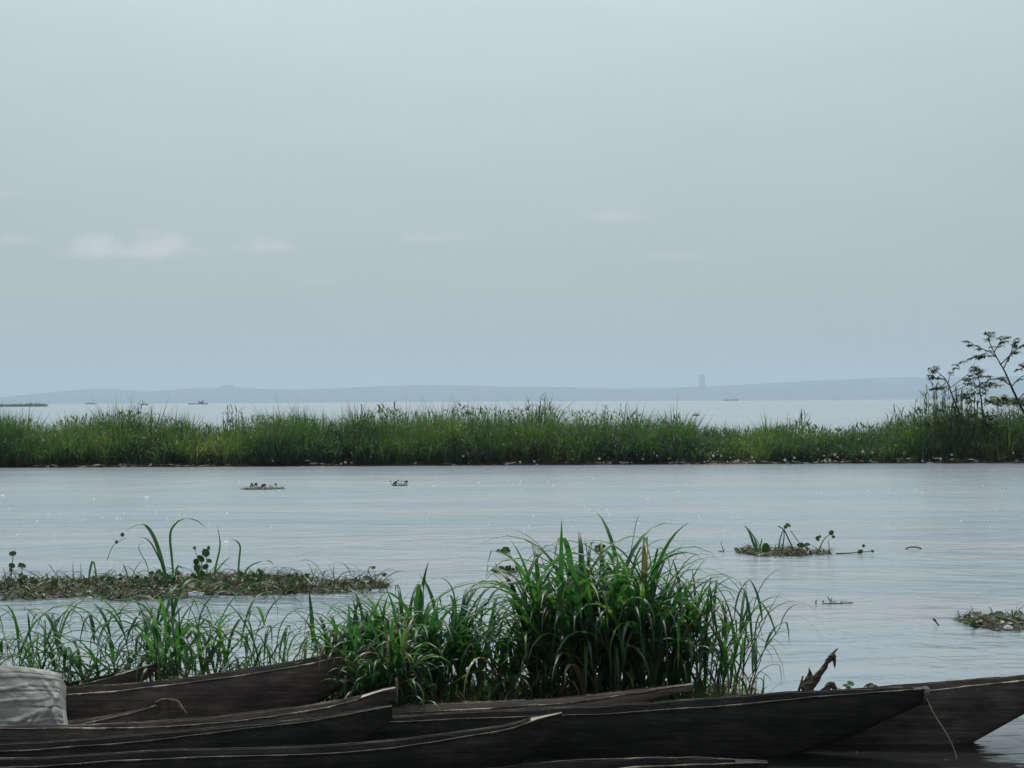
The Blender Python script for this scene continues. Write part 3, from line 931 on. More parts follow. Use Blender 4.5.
# a fallen broken leaf sheath left (white twig in the grass)
mb = MB(); mb.tube(smooth_line([P(386, 665, 13.55), P(394, 660, 13.55), P(403, 652, 13.6)], 8), [.02, .007], 6)
o = mb.build_top('stick', M['rim'], tuple(P(394, 660, 13.55))); tag(o, 'short pale snapped stick caught in the grass above the blunt grey canoe tip', 'stick')

# ------------------------------------------------------------------ floating things
def mat_patch(name, px0, px1, y_front, y_back, hfun, dens, seed, dark=.5, piece=(.03, .11), taper=True):
    """flat tangle of weed; returns MB pieces in world coords"""
    r = random.Random(seed)
    mb = MB()
    df = CAM_H * F / (y_front - HZ)
    db = min(CAM_H * F / (y_back - HZ), df * 1.12 if df < 60 else df + 4.0)
    X0 = P(px0, y_front, df)[0]; X1 = P(px1, y_front, df)[0]
    wide = (db - df) * .33
    def edge(x, s, e):
        nar = (1 - e) * (db - df) * .42
        return nar + wide * vnoise(np.array([x * 1.6]), seed)[0], -nar + wide * vnoise(np.array([x * 1.1]), seed + 5)[0]
    xs = np.linspace(X0, X1, max(8, min(160, int((X1 - X0) / .09))))
    ys = np.linspace(0, 1, 14)
    rows = []
    for x in xs:
        s = (x - X0) / (X1 - X0)
        e = min(1, s * 7, (1 - s) * 4.5) if taper else 1
        jf, jb = edge(x, s, e)
        row = []
        for q in ys:
            y = df + jf + (db + jb - df - jf) * q
            prof_ = math.sin(math.pi * q) ** .6
            z = -.03 + (.03 + hfun(s) * .7 * e * (0.75 + .5 * vnoise(np.array([x * 3 + q * 7]), seed + 3)[0])) * prof_
            row.append((x, y, z))
        rows.append(row)
    mb.grid(np.array(rows), mi=1)
    A = abs(X1 - X0) * abs(db - df)
    for i in range(min(int(A * dens), 11000)):
        s = r.random(); q = r.random() ** .9
        x = X0 + (X1 - X0) * s
        e = min(1, s * 7 + .1, (1 - s) * 4.5 + .1) if taper else 1
        jf, jb = edge(x, s, e)
        y = df + jf + (db + jb - df - jf) * q
        z = hfun(s) * e * .75 * math.sin(math.pi * min(max(q, .03), .97)) ** .6 * r.uniform(.4, 1.1)
        az = r.uniform(0, 6.28); ll = r.uniform(*piece) * r.choice((1, 1, 1.8))
        if r.random() < .26:
            round_leaf(mb, (x, y, z + .012), ll * .34, (r.uniform(-.8, .8), r.uniform(-1, .4), 1), mi=0 if r.random() < .6 else 2)
        else:
            pts = leaf_curve((x, y, max(z, .004)), az, r.uniform(-.1, .9), ll * 1.6, r.uniform(.3, 2.4), 5)
            pts[:, 2] = np.maximum(pts[:, 2], .003)
            mb.ribbon(pts, blade_w(5, r.uniform(.008, .022)), mi=0 if r.random() < .7 else 2)
    return mb


mb = mat_patch('m', -200, 380, 597, 579, lambda s: .11 + .05 * math.sin(s * 9 + 1) + .045 * math.sin(s * 37 + 2 * math.sin(s * 11)), 420, 5)
for i in range(620):
    a = -190 + 572 * random.random() ** .9; b_ = random.uniform(579, 598)
    d_ = CAM_H * F / (b_ - HZ)
    p = P(a, b_, d_); p[2] = random.uniform(.02, .10)
    pts = leaf_curve(p, random.uniform(0, 6.28), random.uniform(.0, 1.1), random.uniform(.15, .5), random.uniform(.8, 3.2), 8)
    pts[:, 2] = np.maximum(pts[:, 2], .006)
    if random.random() < .6: mb.tube(pts, [.006, .0025], 3, False, mi=random.choice((0, 1, 1, 2)))
    else: mb.ribbon(pts, blade_w(8, random.uniform(.010, .026)), mi=random.choice((0, 0, 2)))
for c_ in range(34):
    a = random.uniform(-150, 366); b_ = random.uniform(582, 594)
    d_ = CAM_H * F / (b_ - HZ); p0 = P(a, b_, d_)
    for k in range(random.randint(8, 18)):
        p = p0 + np.array((random.gauss(0, .10), random.gauss(0, .08), 0)); p[2] = random.uniform(.05, .2)
        if random.random() < .4:
            round_leaf(mb, p, random.uniform(.018, .042), (random.uniform(-1, 1), -1, random.uniform(-.2, 1)), mi=2)
        else:
            pts = leaf_curve((p[0], p[1], .05), random.uniform(0, 6.28), random.uniform(.6, 1.4), random.uniform(.1, .28), random.uniform(.5, 2.6), 6)
            mb.ribbon(pts, blade_w(6, random.uniform(.010, .022)), mi=random.choice((2, 2, 0)))
o = mb.build('floating_weed_mat', [M['weed'], M['roots'], M['hyacinth']])
tag(o, 'long low brown and green mat of floating weed drifting in front of the open water', kind='stuff')


def stalks(name, label, cat, base, blades=(), tubes=(), leaves=(), d=22.8, group=None, leaf_mat_='hyacinth', patch=None, scrap=None):
    root = empty(name, tuple(P(base[0], base[1], d)), label, cat, group)
    for pp, w_ in blades:
        mb = MB()
        mb.ribbon(smooth_line([P(a, b_, d + .03 * k) for k, (a, b_) in enumerate(pp)], 14), blade_w(14, w_), side=(1, .4, .1), fold=.2)
        mb.build('blade', M['leaf'], root)
    for pp, r_ in tubes:
        mb = MB()
        mb.tube(smooth_line([P(a, b_, d + .02 * k) for k, (a, b_) in enumerate(pp)], 10), [r_, r_ * .6], 5, False)
        mb.build('stalk', M['stem'], root)
    for a, b_, r_ in leaves:
        mb = MB()
        round_leaf(mb, P(a, b_, d), r_, (random.uniform(-1.1, 1.1), -1, random.uniform(-.1, 1.1)))
        mb.build('leaf', M[leaf_mat_], root)
    if patch is not None:
        patch.build('root_mat', [M['weed'], M['roots'], M['hyacinth']], root)
    return root


HY = 'water hyacinth plants afloat on the river'
stalks('water_hyacinth', 'hyacinth with three round dark leaves on upright stalks at the weed mat\'s left end', 'water plant', (14, 592), d=22.9, group=HY,
       tubes=[([(9, 592), (11, 580), (12, 566), (13, 556)], .008), ([(8, 592), (9, 578), (13, 569)], .008), ([(20, 592), (20, 578), (23, 568)], .008), ([(28, 590), (31, 575), (31, 571)], .005)],
       leaves=[(13.5, 554, .05), (13, 566, .045), (23, 566, .055), (20, 565, .04), (11, 570, .035)])
GS = 'grass plants rising from the weed mat'
stalks('grass_plant', 'two tall blades arching left and withered stalk near the middle of the weed mat', 'grass', (168, 590), d=22.7, group=GS,
       blades=[([(168, 588), (162, 562), (155, 540), (147, 527), (138, 525), (125, 531)], .055), ([(166, 574), (158, 556), (148, 540), (134, 536)], .025), ([(150, 582), (147, 565), (140, 552), (139, 545), (146, 543)], .012)],
       tubes=[([(107, 560), (113, 546), (120, 541), (126, 538)], .005)], leaves=[(123, 535, .03), (117, 542, .025)])
stalks('grass_plant', 'blade rising straight then arching right in a thin hoop over the weed mat', 'grass', (175, 590), d=22.9, group=GS,
       blades=[([(174, 588), (172, 560), (170, 540), (172, 528), (182, 519), (196, 520), (208, 530)], .035), ([(174, 580), (178, 566), (184, 570)], .03)])
stalks('grass_plant', 'upright thin stalks bent at the top with broad leaves below, beside the hooped blade', 'grass', (215, 590), d=23.0, group=GS,
       blades=[([(212, 588), (216, 565), (220, 545), (217, 524)], .03), ([(237, 588), (239, 560), (240, 546), (234, 540), (225, 540)], .028), ([(240, 588), (246, 570), (258, 562), (270, 561), (275, 568)], .025), ([(214, 574), (224, 562), (232, 556)], .02)],
       tubes=[([(200, 590), (201, 572), (202, 560)], .01), ([(206, 590), (207, 568), (206, 552)], .008), ([(204, 575), (198, 560), (195, 549)], .006)],
       leaves=[(202, 559, .06), (207, 553, .06), (198, 568, .06), (206, 567, .055), (195, 548, .025), (209, 548, .035), (203, 575, .06), (197, 562, .045), (210, 561, .04)])
stalks('grass_plant', 'short bent grass blades poking up from the thin left part of the weed mat', 'grass', (92, 590), d=23.2, group=GS,
       blades=[([(88, 588), (90, 570), (93, 561), (96, 572), (99, 588)], .03), ([(73, 588), (73, 570), (73, 560)], .012), ([(57, 576), (50, 566), (46, 563)], .01), ([(105, 588), (108, 574), (116, 565)], .012), ([(81, 588), (81, 570), (80, 561)], .01)])
stalks('water_hyacinth', 'hyacinth with bent neck and small leaves at the right tip of the weed mat', 'water plant', (372, 596), d=22.4, group=HY,
       tubes=[([(370, 592), (372, 580), (368, 570), (372, 566)], .009), ([(379, 592), (384, 580), (396, 572), (404, 571)], .007)],
       leaves=[(368, 579, .06), (371, 583, .05), (374, 568, .03), (385, 575, .03), (366, 585, .04)])
mb = MB(); mb.ribbon([P(188, 594, 21.9), P(193, 593.4, 21.9), P(199, 593.2, 21.9), P(204, 593.6, 21.9)], [.04, .07, .07, .03], side=(0, .4, 1))
o = mb.build_top('plastic_scrap', M['white_scrap_and_glint'], tuple(P(196, 594, 21.9))); tag(o, 'small white plastic scrap at the front edge of the weed mat', 'litter')

# raft on the right
pt = mat_patch('p', 744, 838, 558, 550, lambda s: .07 + .04 * math.sin(s * 14), 260, 15)
stalks('water_hyacinth', 'broad hyacinth raft with bent stalks and curled leaves on open water at the right', 'water plant', (785, 555), d=27.6, group=HY, patch=pt,
       blades=[([(756, 552), (752, 540), (748, 530), (743, 525)], .05), ([(757, 552), (755, 540), (749, 529)], .04), ([(759, 551), (761, 543), (762, 537)], .03), ([(741, 555), (738, 549), (735, 546)], .02), ([(746, 552), (749, 547), (755, 545)], .015)],
       tubes=[([(778, 552), (780, 540), (783, 531), (788, 526)], .012), ([(782, 552), (784, 538), (784, 530)], .012), ([(795, 553), (789, 540), (784, 530), (778, 526)], .014), ([(806, 552), (798, 541), (790, 530)], .009),
              ([(812, 553), (805, 546), (801, 542)], .014), ([(818, 552), (822, 543), (826, 537), (831, 534)], .010), ([(829, 552), (829, 545), (828, 540)], .008), ([(836, 553.5), (850, 553), (862, 552), (870, 551.5)], .012)],
       leaves=[(789, 525.5, .05), (786, 527, .035), (818, 539, .05), (820, 537, .03), (832, 533, .05), (834, 537, .03), (767, 548, .08), (802, 546, .07), (808, 545, .05), (864, 546, .03), (861, 552, .05), (873, 551.5, .03), (769, 551, .05), (800, 552, .07)])
pt = mat_patch('p', 732, 737, 552, 550, lambda s: .03, 200, 16)
stalks('floating_twig', 'tiny forked twig afloat just left of the broad hyacinth raft', 'twig', (721, 552), d=28.1, tubes=[([(724, 552), (722, 546), (721, 541)], .008), ([(719, 551), (723, 551.5), (725, 549)], .01)])
stalks('floating_twig', 'thin curved twig arching out of the water right of the hyacinth raft', 'twig', (913, 550), d=28.4, tubes=[([(904, 551), (908, 547.5), (914, 547), (920, 548), (924, 551.5)], .016)])
stalks('floating_twig', 'short slanting twig sticking out of calm water above the far right canoe', 'twig', (938, 627), d=18.8, tubes=[([(933, 619), (936, 622), (939, 626), (941, 631)], .010), ([(933, 619), (935, 619.5), (936, 621.5)], .009)])
pt = mat_patch('p', 822, 850, 606.5, 604, lambda s: .012, 130, 17, piece=(.02, .06))
stalks('floating_debris', 'flat low streak of brown debris on calm water below the hyacinth raft', 'debris', (838, 605), d=20.9, patch=pt, tubes=[([(816, 605), (816, 601), (817, 600)], .010), ([(846, 604), (850, 602.5), (854, 603.5)], .009), ([(858, 605), (864, 604.5), (868, 605)], .008)])
pt = mat_patch('p', 978, 1090, 634, 617, lambda s: .05 + .03 * math.sin(s * 9), 240, 18)
stalks('floating_debris', 'tangle of floating weed and pale sticks cut by the right edge of the photo', 'debris', (1010, 630), d=18.6, patch=pt,
       tubes=[([(980, 617), (990, 622), (1002, 627)], .012), ([(996, 617), (1008, 620), (1026, 627)], .014), ([(970, 626), (980, 626), (992, 628)], .012), ([(1000, 627), (1015, 624), (1040, 620)], .012)],
       leaves=[(974, 624, .05), (977, 627, .045), (1005, 629, .05)])
mb = MB(); mb.ribbon([P(1004, 628, 18.4), P(1008, 626.5, 18.4), P(1013, 628, 18.4)], [.03, .045, .03], side=(0, .4, 1))
o = mb.build_top('plastic_scrap', M['white_scrap_and_glint'], tuple(P(1008, 628, 18.4))); tag(o, 'small bright white scrap in the weed tangle at the right edge', 'litter')
# small clumps
def small_clump(label, x0, x1, yf, yb, hh, seed, n=26):
    d = CAM_H * F / ((yf + yb) / 2 - HZ)
    pt = mat_patch('p', x0, x1, yf, yb, lambda s: hh * .5, 200, seed, piece=(.03, .08))
    r = random.Random(seed); tb, lv = [], []
    for k in range(n):
        a = r.uniform(x0 + 1, x1 - 1); t_ = yf - 1 - r.uniform(.3, 1) * hh * F / d
        tb.append(([(a, yf - 1), (a + r.uniform(-2, 2), (t_ + yf) / 2), (a + r.uniform(-3, 3), t_)], .006))
        lv.append((tb[-1][0][-1][0], t_, r.uniform(.02, .045)))
    stalks('water_hyacinth', label, 'water plant', ((x0 + x1) / 2, yf), d=d, group=HY, patch=pt, tubes=tb, leaves=lv)
small_clump('small dark leafy hyacinth clump floating just left of the tallest grass', 494, 519, 574, 570, .09, 31)
small_clump('tiny faint hyacinth tuft floating farther out above the small dark clump', 499, 510, 553, 551, .06, 32, 9)
small_clump('tiny hyacinth tuft seen just above the tallest grass blades', 596, 605, 553, 551, .10, 33, 8)
small_clump('thin flat hyacinth drifting beyond the weed mat below the left island grass', 240, 283, 488.5, 487, .10, 34, 12)
small_clump('little floating hyacinth below the middle of the grass island', 391, 407, 485.5, 484.5, .12, 35, 8)
small_clump('lone small floating hyacinth on the wide river beyond the island', 694, 701, 416.8, 416.5, .7, 36, 22)

# ------------------------------------------------------------------ island vegetation
def numpy_blades(name, B, H, W, AZ, LEAN, DROOP, material, segs=4):
    """vectorised blades. B (n,3) bases, H lengths, W widths, AZ azimuth, LEAN initial lean, DROOP extra bend"""
    n = len(H)
    ts = np.linspace(0, 1, segs + 1)
    pts = np.zeros((n, segs + 1, 3)); pts[:, 0] = B
    el = math.pi / 2 - LEAN
    hx = np.cos(AZ); hy = np.sin(AZ)
    for k in range(segs):
        st = H / segs
        pts[:, k + 1, 0] = pts[:, k, 0] + st * np.cos(el) * hx
        pts[:, k + 1, 1] = pts[:, k, 1] + st * np.cos(el) * hy
        pts[:, k + 1, 2] = pts[:, k, 2] + st * np.sin(el)
        el = el - DROOP * (0.3 + 1.4 * (k + 1) / segs) / segs
    saz = AZ + rng.uniform(0.6, 2.5, n)
    side = np.stack([np.cos(saz), np.sin(saz), np.zeros(n)], -1)
    wp = np.clip(1 - ts ** 2.2, 0.04, 1)
    off = side[:, None, :] * (W[:, None] * wp[None, :] / 2)[:, :, None]
    V = np.stack([pts - off, pts + off], 2).reshape(-1, 3)
    per = (segs + 1) * 2
    base = (np.arange(n) * per)[:, None, None]
    k = np.arange(segs)[None, :, None] * 2
    quad = np.array([0, 1, 3, 2])[None, None, :]
    Fc = (base + k + quad).reshape(-1, 4)
    me = bpy.data.meshes.new(name)
    me.vertices.add(len(V)); me.vertices.foreach_set('co', V.ravel())
    me.loops.add(Fc.size); me.loops.foreach_set('vertex_index', Fc.ravel().astype(np.int32))
    me.polygons.add(len(Fc)); me.polygons.foreach_set('loop_start', np.arange(len(Fc), dtype=np.int32) * 4)
    me.polygons.foreach_set('loop_total', np.full(len(Fc), 4, np.int32))
    me.update(calc_edges=True)
    me.materials.append(material)
    o = bpy.data.objects.new(name, me); COL.objects.link(o)
    return o


TOP = [(-900, 405), (-400, 402), (-100, 408), (0, 413), (22, 413), (48, 421), (70, 412), (100, 411), (130, 406), (160, 410), (190, 419), (215, 423), (238, 414), (262, 409), (285, 411), (312, 415), (338, 415), (358, 407),
       (382, 402), (408, 406), (432, 407), (462, 399), (485, 402), (504, 406), (530, 399), (560, 404), (584, 407), (605, 404), (632, 407), (655, 416), (678, 411), (705, 425), (740, 428), (780, 424),
       (800, 417), (828, 427), (860, 421), (895, 419), (912, 408), (935, 396), (960, 398), (985, 404), (1010, 405), (1040, 402), (1100, 398), (1500, 404), (1900, 404)]
nc = 5200
cxw = rng.uniform(-42, 42, nc); cyw = ISL_F + .15 + (ISL_B - ISL_F - 1.0) * rng.uniform(0, 1, nc) ** 1.25
cpx = 512 + cxw * F / cyw
dyv = np.interp(cpx, [q[0] for q in TOP], [q[1] for q in TOP]) - HZ + ROLL * (cpx - 512)
zt = CAM_H - dyv * cyw / F
front = np.clip((cyw - ISL_F) / (1.7 + .9 * vnoise(cpx / 31, 81)), 0, 1)
ch = zt * (0.30 + .66 * front ** .7) * (1 + .30 * vnoise(cpx / 13.0 + cyw * .8, 83) * (1 - .6 * front)) * (1.02 + 0.26 * vnoise(cpx / 20.0, 77, 4) + .12 * vnoise(cyw * 1.3 + cpx / 24, 78)) * np.where(rng.uniform(0, 1, nc) < .04, 1.15, rng.uniform(.78, 1.04, nc))
ch = np.maximum(ch, .25)
nb = 26
idx = np.repeat(np.arange(nc), nb)
n = len(idx)
az = rng.uniform(0, 2 * math.pi, n)
rad = rng.uniform(0, .22, n)
B = np.stack([cxw[idx] + rad * np.cos(az), cyw[idx] + rad * np.sin(az), np.full(n, .08)], -1)
Hh = ch[idx] * rng.uniform(.55, 1.12, n)
Hh = np.where(rng.uniform(0, 1, n) < .012, Hh * 1.18 + .08, Hh)
o = numpy_blades('island_grass', B, Hh, rng.uniform(.022, .058, n), az, rng.uniform(.02, .45, n), rng.uniform(.1, 2.2, n) ** 1.2, M['leaf_far'], 4)
tag(o, 'dense belt of tall green marsh grass covering the low river island', kind='stuff')
# leafy filling (broad weeds low in the belt)
n = 34000
x = rng.uniform(-42, 42, n); y = ISL_F + .1 + 6 * rng.uniform(0, 1, n) ** 1.3
px = 512 + x * F / y
dyv = np.interp(px, [q[0] for q in TOP], [q[1] for q in TOP]) - HZ + ROLL * (px - 512)
zmax = (CAM_H - dyv * y / F) * (.28 + .62 * np.clip((y - ISL_F) / 1.8, 0, 1))
B = np.stack([x, y, rng.uniform(.05, 1, n) * zmax], -1)
o = numpy_blades('island_weeds', B, rng.uniform(.12, .34, n), rng.uniform(.04, .09, n), rng.uniform(0, 6.28, n), rng.uniform(.3, 1.6, n), rng.uniform(.4, 1.8, n), M['leaf_far'], 2)
tag(o, 'broad leaved green weeds filling the front of the island grass', kind='stuff')
# straw and litter at the waterline
mb = MB()
for i in range(900):
    x = random.uniform(-38, 38); px = 512 + x * F / 67
    if random.random() > (.35 + .65 * (px > 560) + .5 * (px > 840)): continue
    y = ISL_F + .2 + random.uniform(0, .9) * (1 if px < 850 else 1.8)
    y = ISL_F + random.uniform(-.05, .25); z = .05 + random.random() ** 2 * (.28 if px < 850 else .7)
    pts = leaf_curve((x, y, z), random.uniform(0, 6.28), random.uniform(-.1, .8), random.uniform(.15, .5), 1.5, 5)
    mb.ribbon(pts, blade_w(5, random.uniform(.015, .05)), mi=0)
for i in range(150):
    x = random.uniform(-30, 30); px = 512 + x * F / 67
    if px < 560 and random.random() < .55: continue
    y = ISL_F + .05 + random.uniform(0, .8) * (1 if px < 850 else 2.2)
    y = ISL_F + random.uniform(-.05, .2); z = .05 + random.random() ** 2 * (.35 if px < 850 else .9)
    s = random.uniform(.02, .06)
    round_leaf(mb, (x, y, z + .03), s, (random.uniform(-.5, .5), -1, random.uniform(.2, 1)), mi=1)
for i in range(620):
    x = random.uniform(-34, 34); px = 512 + x * F / 67
    if vnoise(np.array([x * .8]), 210)[0] < (.1 if px < 560 else -.25 if px < 850 else -.9): continue
    y = ISL_F + .35 * vnoise(np.array([x * .35]), 40)[0] + random.uniform(-.12, .1)
    c = np.array((x, y, random.uniform(.01, .10 if px < 850 else .22)))
    a_ = random.uniform(-.35, .35); L_ = random.uniform(.04, .16)
    dv = np.array((math.cos(a_), .2, math.sin(a_) * .4)) * L_
    mb.ribbon([c - dv, c, c + dv], [.015, random.uniform(.03, .06), .012], side=(0, .5, 1), mi=0 if random.random() < .72 else 1)
o = mb.build('shoreline_debris', [M['leaf_dry'], M['litter']]); tag(o, 'dead straw and pale litter washed up along the island waterline', kind='stuff')


# ---- trees and reeds at the right end
def frond(mb, p0, dirv, length, leaflets=8, lw=.085, ll=.18):
    d = np.array(dirv, float); d /= np.linalg.norm(d)
    side = np.cross(d, (0, 0, 1.0)); side /= np.linalg.norm(side) + 1e-9
    pts = []
    for k in range(leaflets + 1):
        s = k / leaflets
        pts.append(np.array(p0) + d * length * s + np.array((0, 0, -.22 * length * s * s)))
    for k in range(1, leaflets + 1):
        for sg in (-1, 1):
            q = pts[k]
            dv = side * sg * .9 + d * random.uniform(.2, .7) + np.array((0, 0, random.uniform(-.6, .1)))
            dv /= np.linalg.norm(dv)
            c = [q, q + dv * ll * .5 + np.array((0, 0, .01)), q + dv * ll + np.array((0, 0, -.03))]
            mb.ribbon(c, [lw * .4, lw, .004], fold=.1)
    mb.tube(np.array(pts), [.006, .003], 3, False)


def tree(name, label, base_px, d, trunk, branches, fr, tr=.05, cat='tree', group=None):
    root = empty(name, tuple(P(base_px[0], base_px[1], d)), label, cat, group)
    mb = MB(); mb.tube(smooth_line([P(a, b_, d) for a, b_ in trunk], 16), [tr, tr * .3], 7); mb.build('trunk', M['bark'], root)
    fo = MB()
    bm_ = MB()
    for pp, dz in branches:
        c = smooth_line([P(a, b_, d + dz * k / (len(pp) - 1)) for k, (a, b_) in enumerate(pp)], 10)
        bm_.tube(c, [tr * .35, tr * .12], 5, False)
        for k in (3, 5, 6, 7, 8, 9):
            if random.random() < .25: continue
            for q in range(fr):
                az_ = random.uniform(0, 6.28)
                dv = (c[k] - c[max(0, k - 2)]); dv /= np.linalg.norm(dv) + 1e-9
                dv = dv * .6 + np.array((math.cos(az_) * .8, math.sin(az_) * .8, random.uniform(-.2, .35)))
                frond(fo, c[k], dv, random.uniform(.18, .36))
    bm_.build('branches', M['bark'], root)
    fo.build('foliage', M['leaf_tree'], root)
    return root


TG = 'thin leaning trees on the grass island'
tree('young_tree', 'taller thin tree leaning left over the island grass, cut by the right edge', (1036, 470), 68.6,
     [(1040, 462), (1030, 425), (1020, 405), (1012, 388), (1005, 372), (997, 358)],
     [([(997, 358), (990, 352), (978, 347), (966, 340)], .3), ([(997, 358), (992, 348), (989, 340), (990, 334)], -.3), ([(994, 353), (998, 345), (1003, 338)], .5), ([(996, 356), (986, 356), (978, 356)], .0),
      ([(1004, 368), (1010, 355), (1017, 348), (1026, 345)], .4), ([(1008, 362), (1012, 350), (1013, 342)], -.4), ([(1012, 386), (1020, 378), (1032, 372)], .4), ([(1014, 372), (1020, 369), (1028, 366)], .5),
      ([(1010, 385), (1002, 380), (996, 378)], -.5), ([(1018, 400), (1030, 388), (1046, 380)], .2), ([(1024, 412), (1040, 400), (1060, 385), (1075, 372)], .6), ([(1000, 365), (1014, 352), (1034, 338), (1050, 330)], .8)], 1, .075, group=TG)
tree('young_tree', 'smaller thin tree with flat tiers of dark leaves at the left of the leaning tree', (972, 470), 68.2,
     [(974, 465), (966, 430), (958, 410), (951, 392), (946, 380), (940, 374)],
     [([(940, 374), (935, 371), (929, 370)], .2), ([(941, 375), (936, 378), (932, 376)], -.3), ([(948, 384), (950, 376), (957, 366), (961, 362)], .3), ([(950, 388), (958, 382), (970, 372), (975, 362)], -.3),
      ([(952, 392), (962, 388), (975, 380), (984, 376)], .5), ([(946, 382), (942, 386), (936, 388)], -.5), ([(958, 402), (970, 392), (985, 382), (996, 378)], .2), ([(955, 396), (966, 394), (976, 393)], .5)], 1, .05, group=TG)
tree('young_tree', 'short bushy sapling between the two thin leaning trees', (988, 470), 69.2,
     [(985, 465), (983, 430), (982, 405), (980, 392), (980, 382)],
     [([(980, 392), (974, 386), (970, 380)], .3), ([(981, 396), (988, 390), (993, 386)], -.3), ([(982, 402), (972, 400), (966, 396)], .4), ([(982, 404), (992, 400), (1002, 397)], .4), ([(980, 384), (978, 376), (976, 370)], 0)], 2, .05, group=TG)
# leafy shrub canopy with a flat top behind the leaning tree
root = empty('shrub', tuple(P(1010, 465, 72)), 'wide green shrub with a flat leafy top behind the leaning tree at the right edge', 'shrub')
mb = MB(); st = MB()
for i in range(46):
    a = random.uniform(984, 1100); top = random.uniform(397, 402); d = random.uniform(71, 74)
    c = smooth_line([P(a + random.uniform(-6, 6), 462, d), P(a + random.uniform(-4, 4), 430, d), P(a, top, d)], 8)
    if i % 3 == 0: st.tube(c, [.02, .01], 4, False)
    for q in range(5):
        az_ = random.uniform(0, 6.28)
        frond(mb, c[-1] + np.array((0, 0, random.uniform(-.12, .03))), (math.cos(az_), math.sin(az_) * .7, random.uniform(-.1, .2)), random.uniform(.25, .5), lw=.07, ll=.16)
st.build('stems', M['bark'], root); mb.build('foliage', M['leaf_far'], root)


root = empty('shrub', tuple(P(962, 465, 69.6)), 'rounded dark leafy shrub at the feet of the thin trees, among the tall reeds', 'shrub')
mb = MB(); st = MB()
for i in range(190):
    th_ = random.uniform(0, 2 * math.pi); r_ = random.random() ** .5
    c = P(962 + 46 * r_ * math.cos(th_), 430 - 26 * r_ * abs(math.sin(th_)) * random.uniform(.5, 1.15) + random.uniform(0, 12), 69.6 + random.uniform(-1.2, 1.2))
    if i % 8 == 0:
        st.tube(smooth_line([P(962 + 12 * math.cos(th_), 464, 69.6), (P(962, 445, 69.6) + c) / 2, c], 7), [.02, .008], 4, False)
    for q in range(2):
        az_ = random.uniform(0, 6.28)
        frond(mb, c, (math.cos(az_), math.sin(az_), random.uniform(-.1, .7)), random.uniform(.2, .4), lw=.07, ll=.14)
st.build('stems', M['bark'], root); mb.build('foliage', M['leaf_far'], root)


# tall reed stands
def reed_stand(label, px0, px1, d, tops, n, seed):
    r = random.Random(seed)
    root = empty('reed_stand', tuple(P((px0 + px1) / 2, 465, d)), label, 'reeds', 'tall reed stands on the island')
    st, lf = MB(), MB()
    for i in range(n):
        a = r.uniform(px0, px1); top = np.interp(a, [q[0] for q in tops], [q[1] for q in tops]) + abs(r.gauss(0, 6))
        dd = d + r.uniform(-.6, .6)
        c = smooth_line([P(a + r.uniform(-5, 5), 464, dd), P(a + r.uniform(-3, 3), 435, dd), P(a + r.uniform(-2, 2), top, dd)], 10)
        st.tube(c, [.012, .006], 4, False)
        for k in range(3, 10):
            pts = leaf_curve(c[k], r.uniform(0, 6.28), r.uniform(.7, 1.4), r.uniform(.25, .55), r.uniform(.6, 2.4), 6)
            lf.ribbon(pts, blade_w(6, r.uniform(.03, .05)))
    st.build('stems', M['stem'], root); lf.build('leaves', M['leaf_far'], root)
reed_stand('tall dark reeds rising at the left foot of the thin leaning trees', 915, 985, 68.0, [(915, 402), (928, 384), (945, 388), (985, 396)], 60, 1)
reed_stand('pair of dry reed tips standing above low grass left of the tall dark reeds', 888, 902, 68.5, [(888, 408), (902, 412)], 8, 2)
reed_stand('thin reeds poking above the grass in the low gap of the island', 786, 812, 70, [(786, 413), (812, 418)], 9, 3)
reed_stand('spiky reeds topping the highest middle part of the island', 520, 552, 71, [(520, 404), (530, 397), (552, 402)], 12, 4)
reed_stand('feathery reeds above the left part of the island', 118, 152, 70, [(118, 409), (128, 405), (152, 408)], 9, 5)
reed_stand('reeds topping the hump left of the island centre', 362, 402, 71, [(362, 412), (385, 401), (402, 405)], 8, 6)
reed_stand('small reed group on the dip between the left humps', 228, 246, 70, [(228, 410), (246, 408)], 9, 7)
reed_stand('reeds right of the island centre leaning over the far water', 600, 625, 71, [(600, 407), (625, 405)], 7, 8)

# ------------------------------------------------------------------ far things
def boxm(mb, c, s, mi=0):
    c = np.array(c); s = np.array(s) / 2
    V = [c + s * np.array(q) for q in ((-1, -1, -1), (1, -1, -1), (1, 1, -1), (-1, 1, -1), (-1, -1, 1), (1, -1, 1), (1, 1, 1), (-1, 1, 1))]
    mb.add(V, [(3, 2, 1, 0), (4, 5, 6, 7), (0, 1, 5, 4), (1, 2, 6, 5), (2, 3, 7, 6), (3, 0, 4, 7)], mi)


d = 10150
b0 = P(702, 388, d); t0 = P(702, 375.2, d)
root = empty('tower_block', tuple(b0), 'lone tall tower block standing on the far hills above the horizon', 'tower')
hgt = t0[2] - b0[2]
mb = MB(); boxm(mb, b0 + np.array((0, 0, hgt / 2)), (34, 26, hgt)); mb.build('walls', M['far_wall'], root, False)
for k in range(9):
    mb = MB(); boxm(mb, b0 + np.array((0, -13.2, 14 + k * 6.4)), (28, .6, 2.6)); mb.build('window_band', M['far_glass'], root, False)
mb = MB(); boxm(mb, t0 + np.array((0, 0, 1.2)), (42, 33, 2.4)); mb.build('roof_slab', M['far_wall'], root, False)
mb = MB(); boxm(mb, t0 + np.array((0, 0, 5)), (12, 10, 5.2)); mb.build('lift_house', M['far_wall'], root, False)
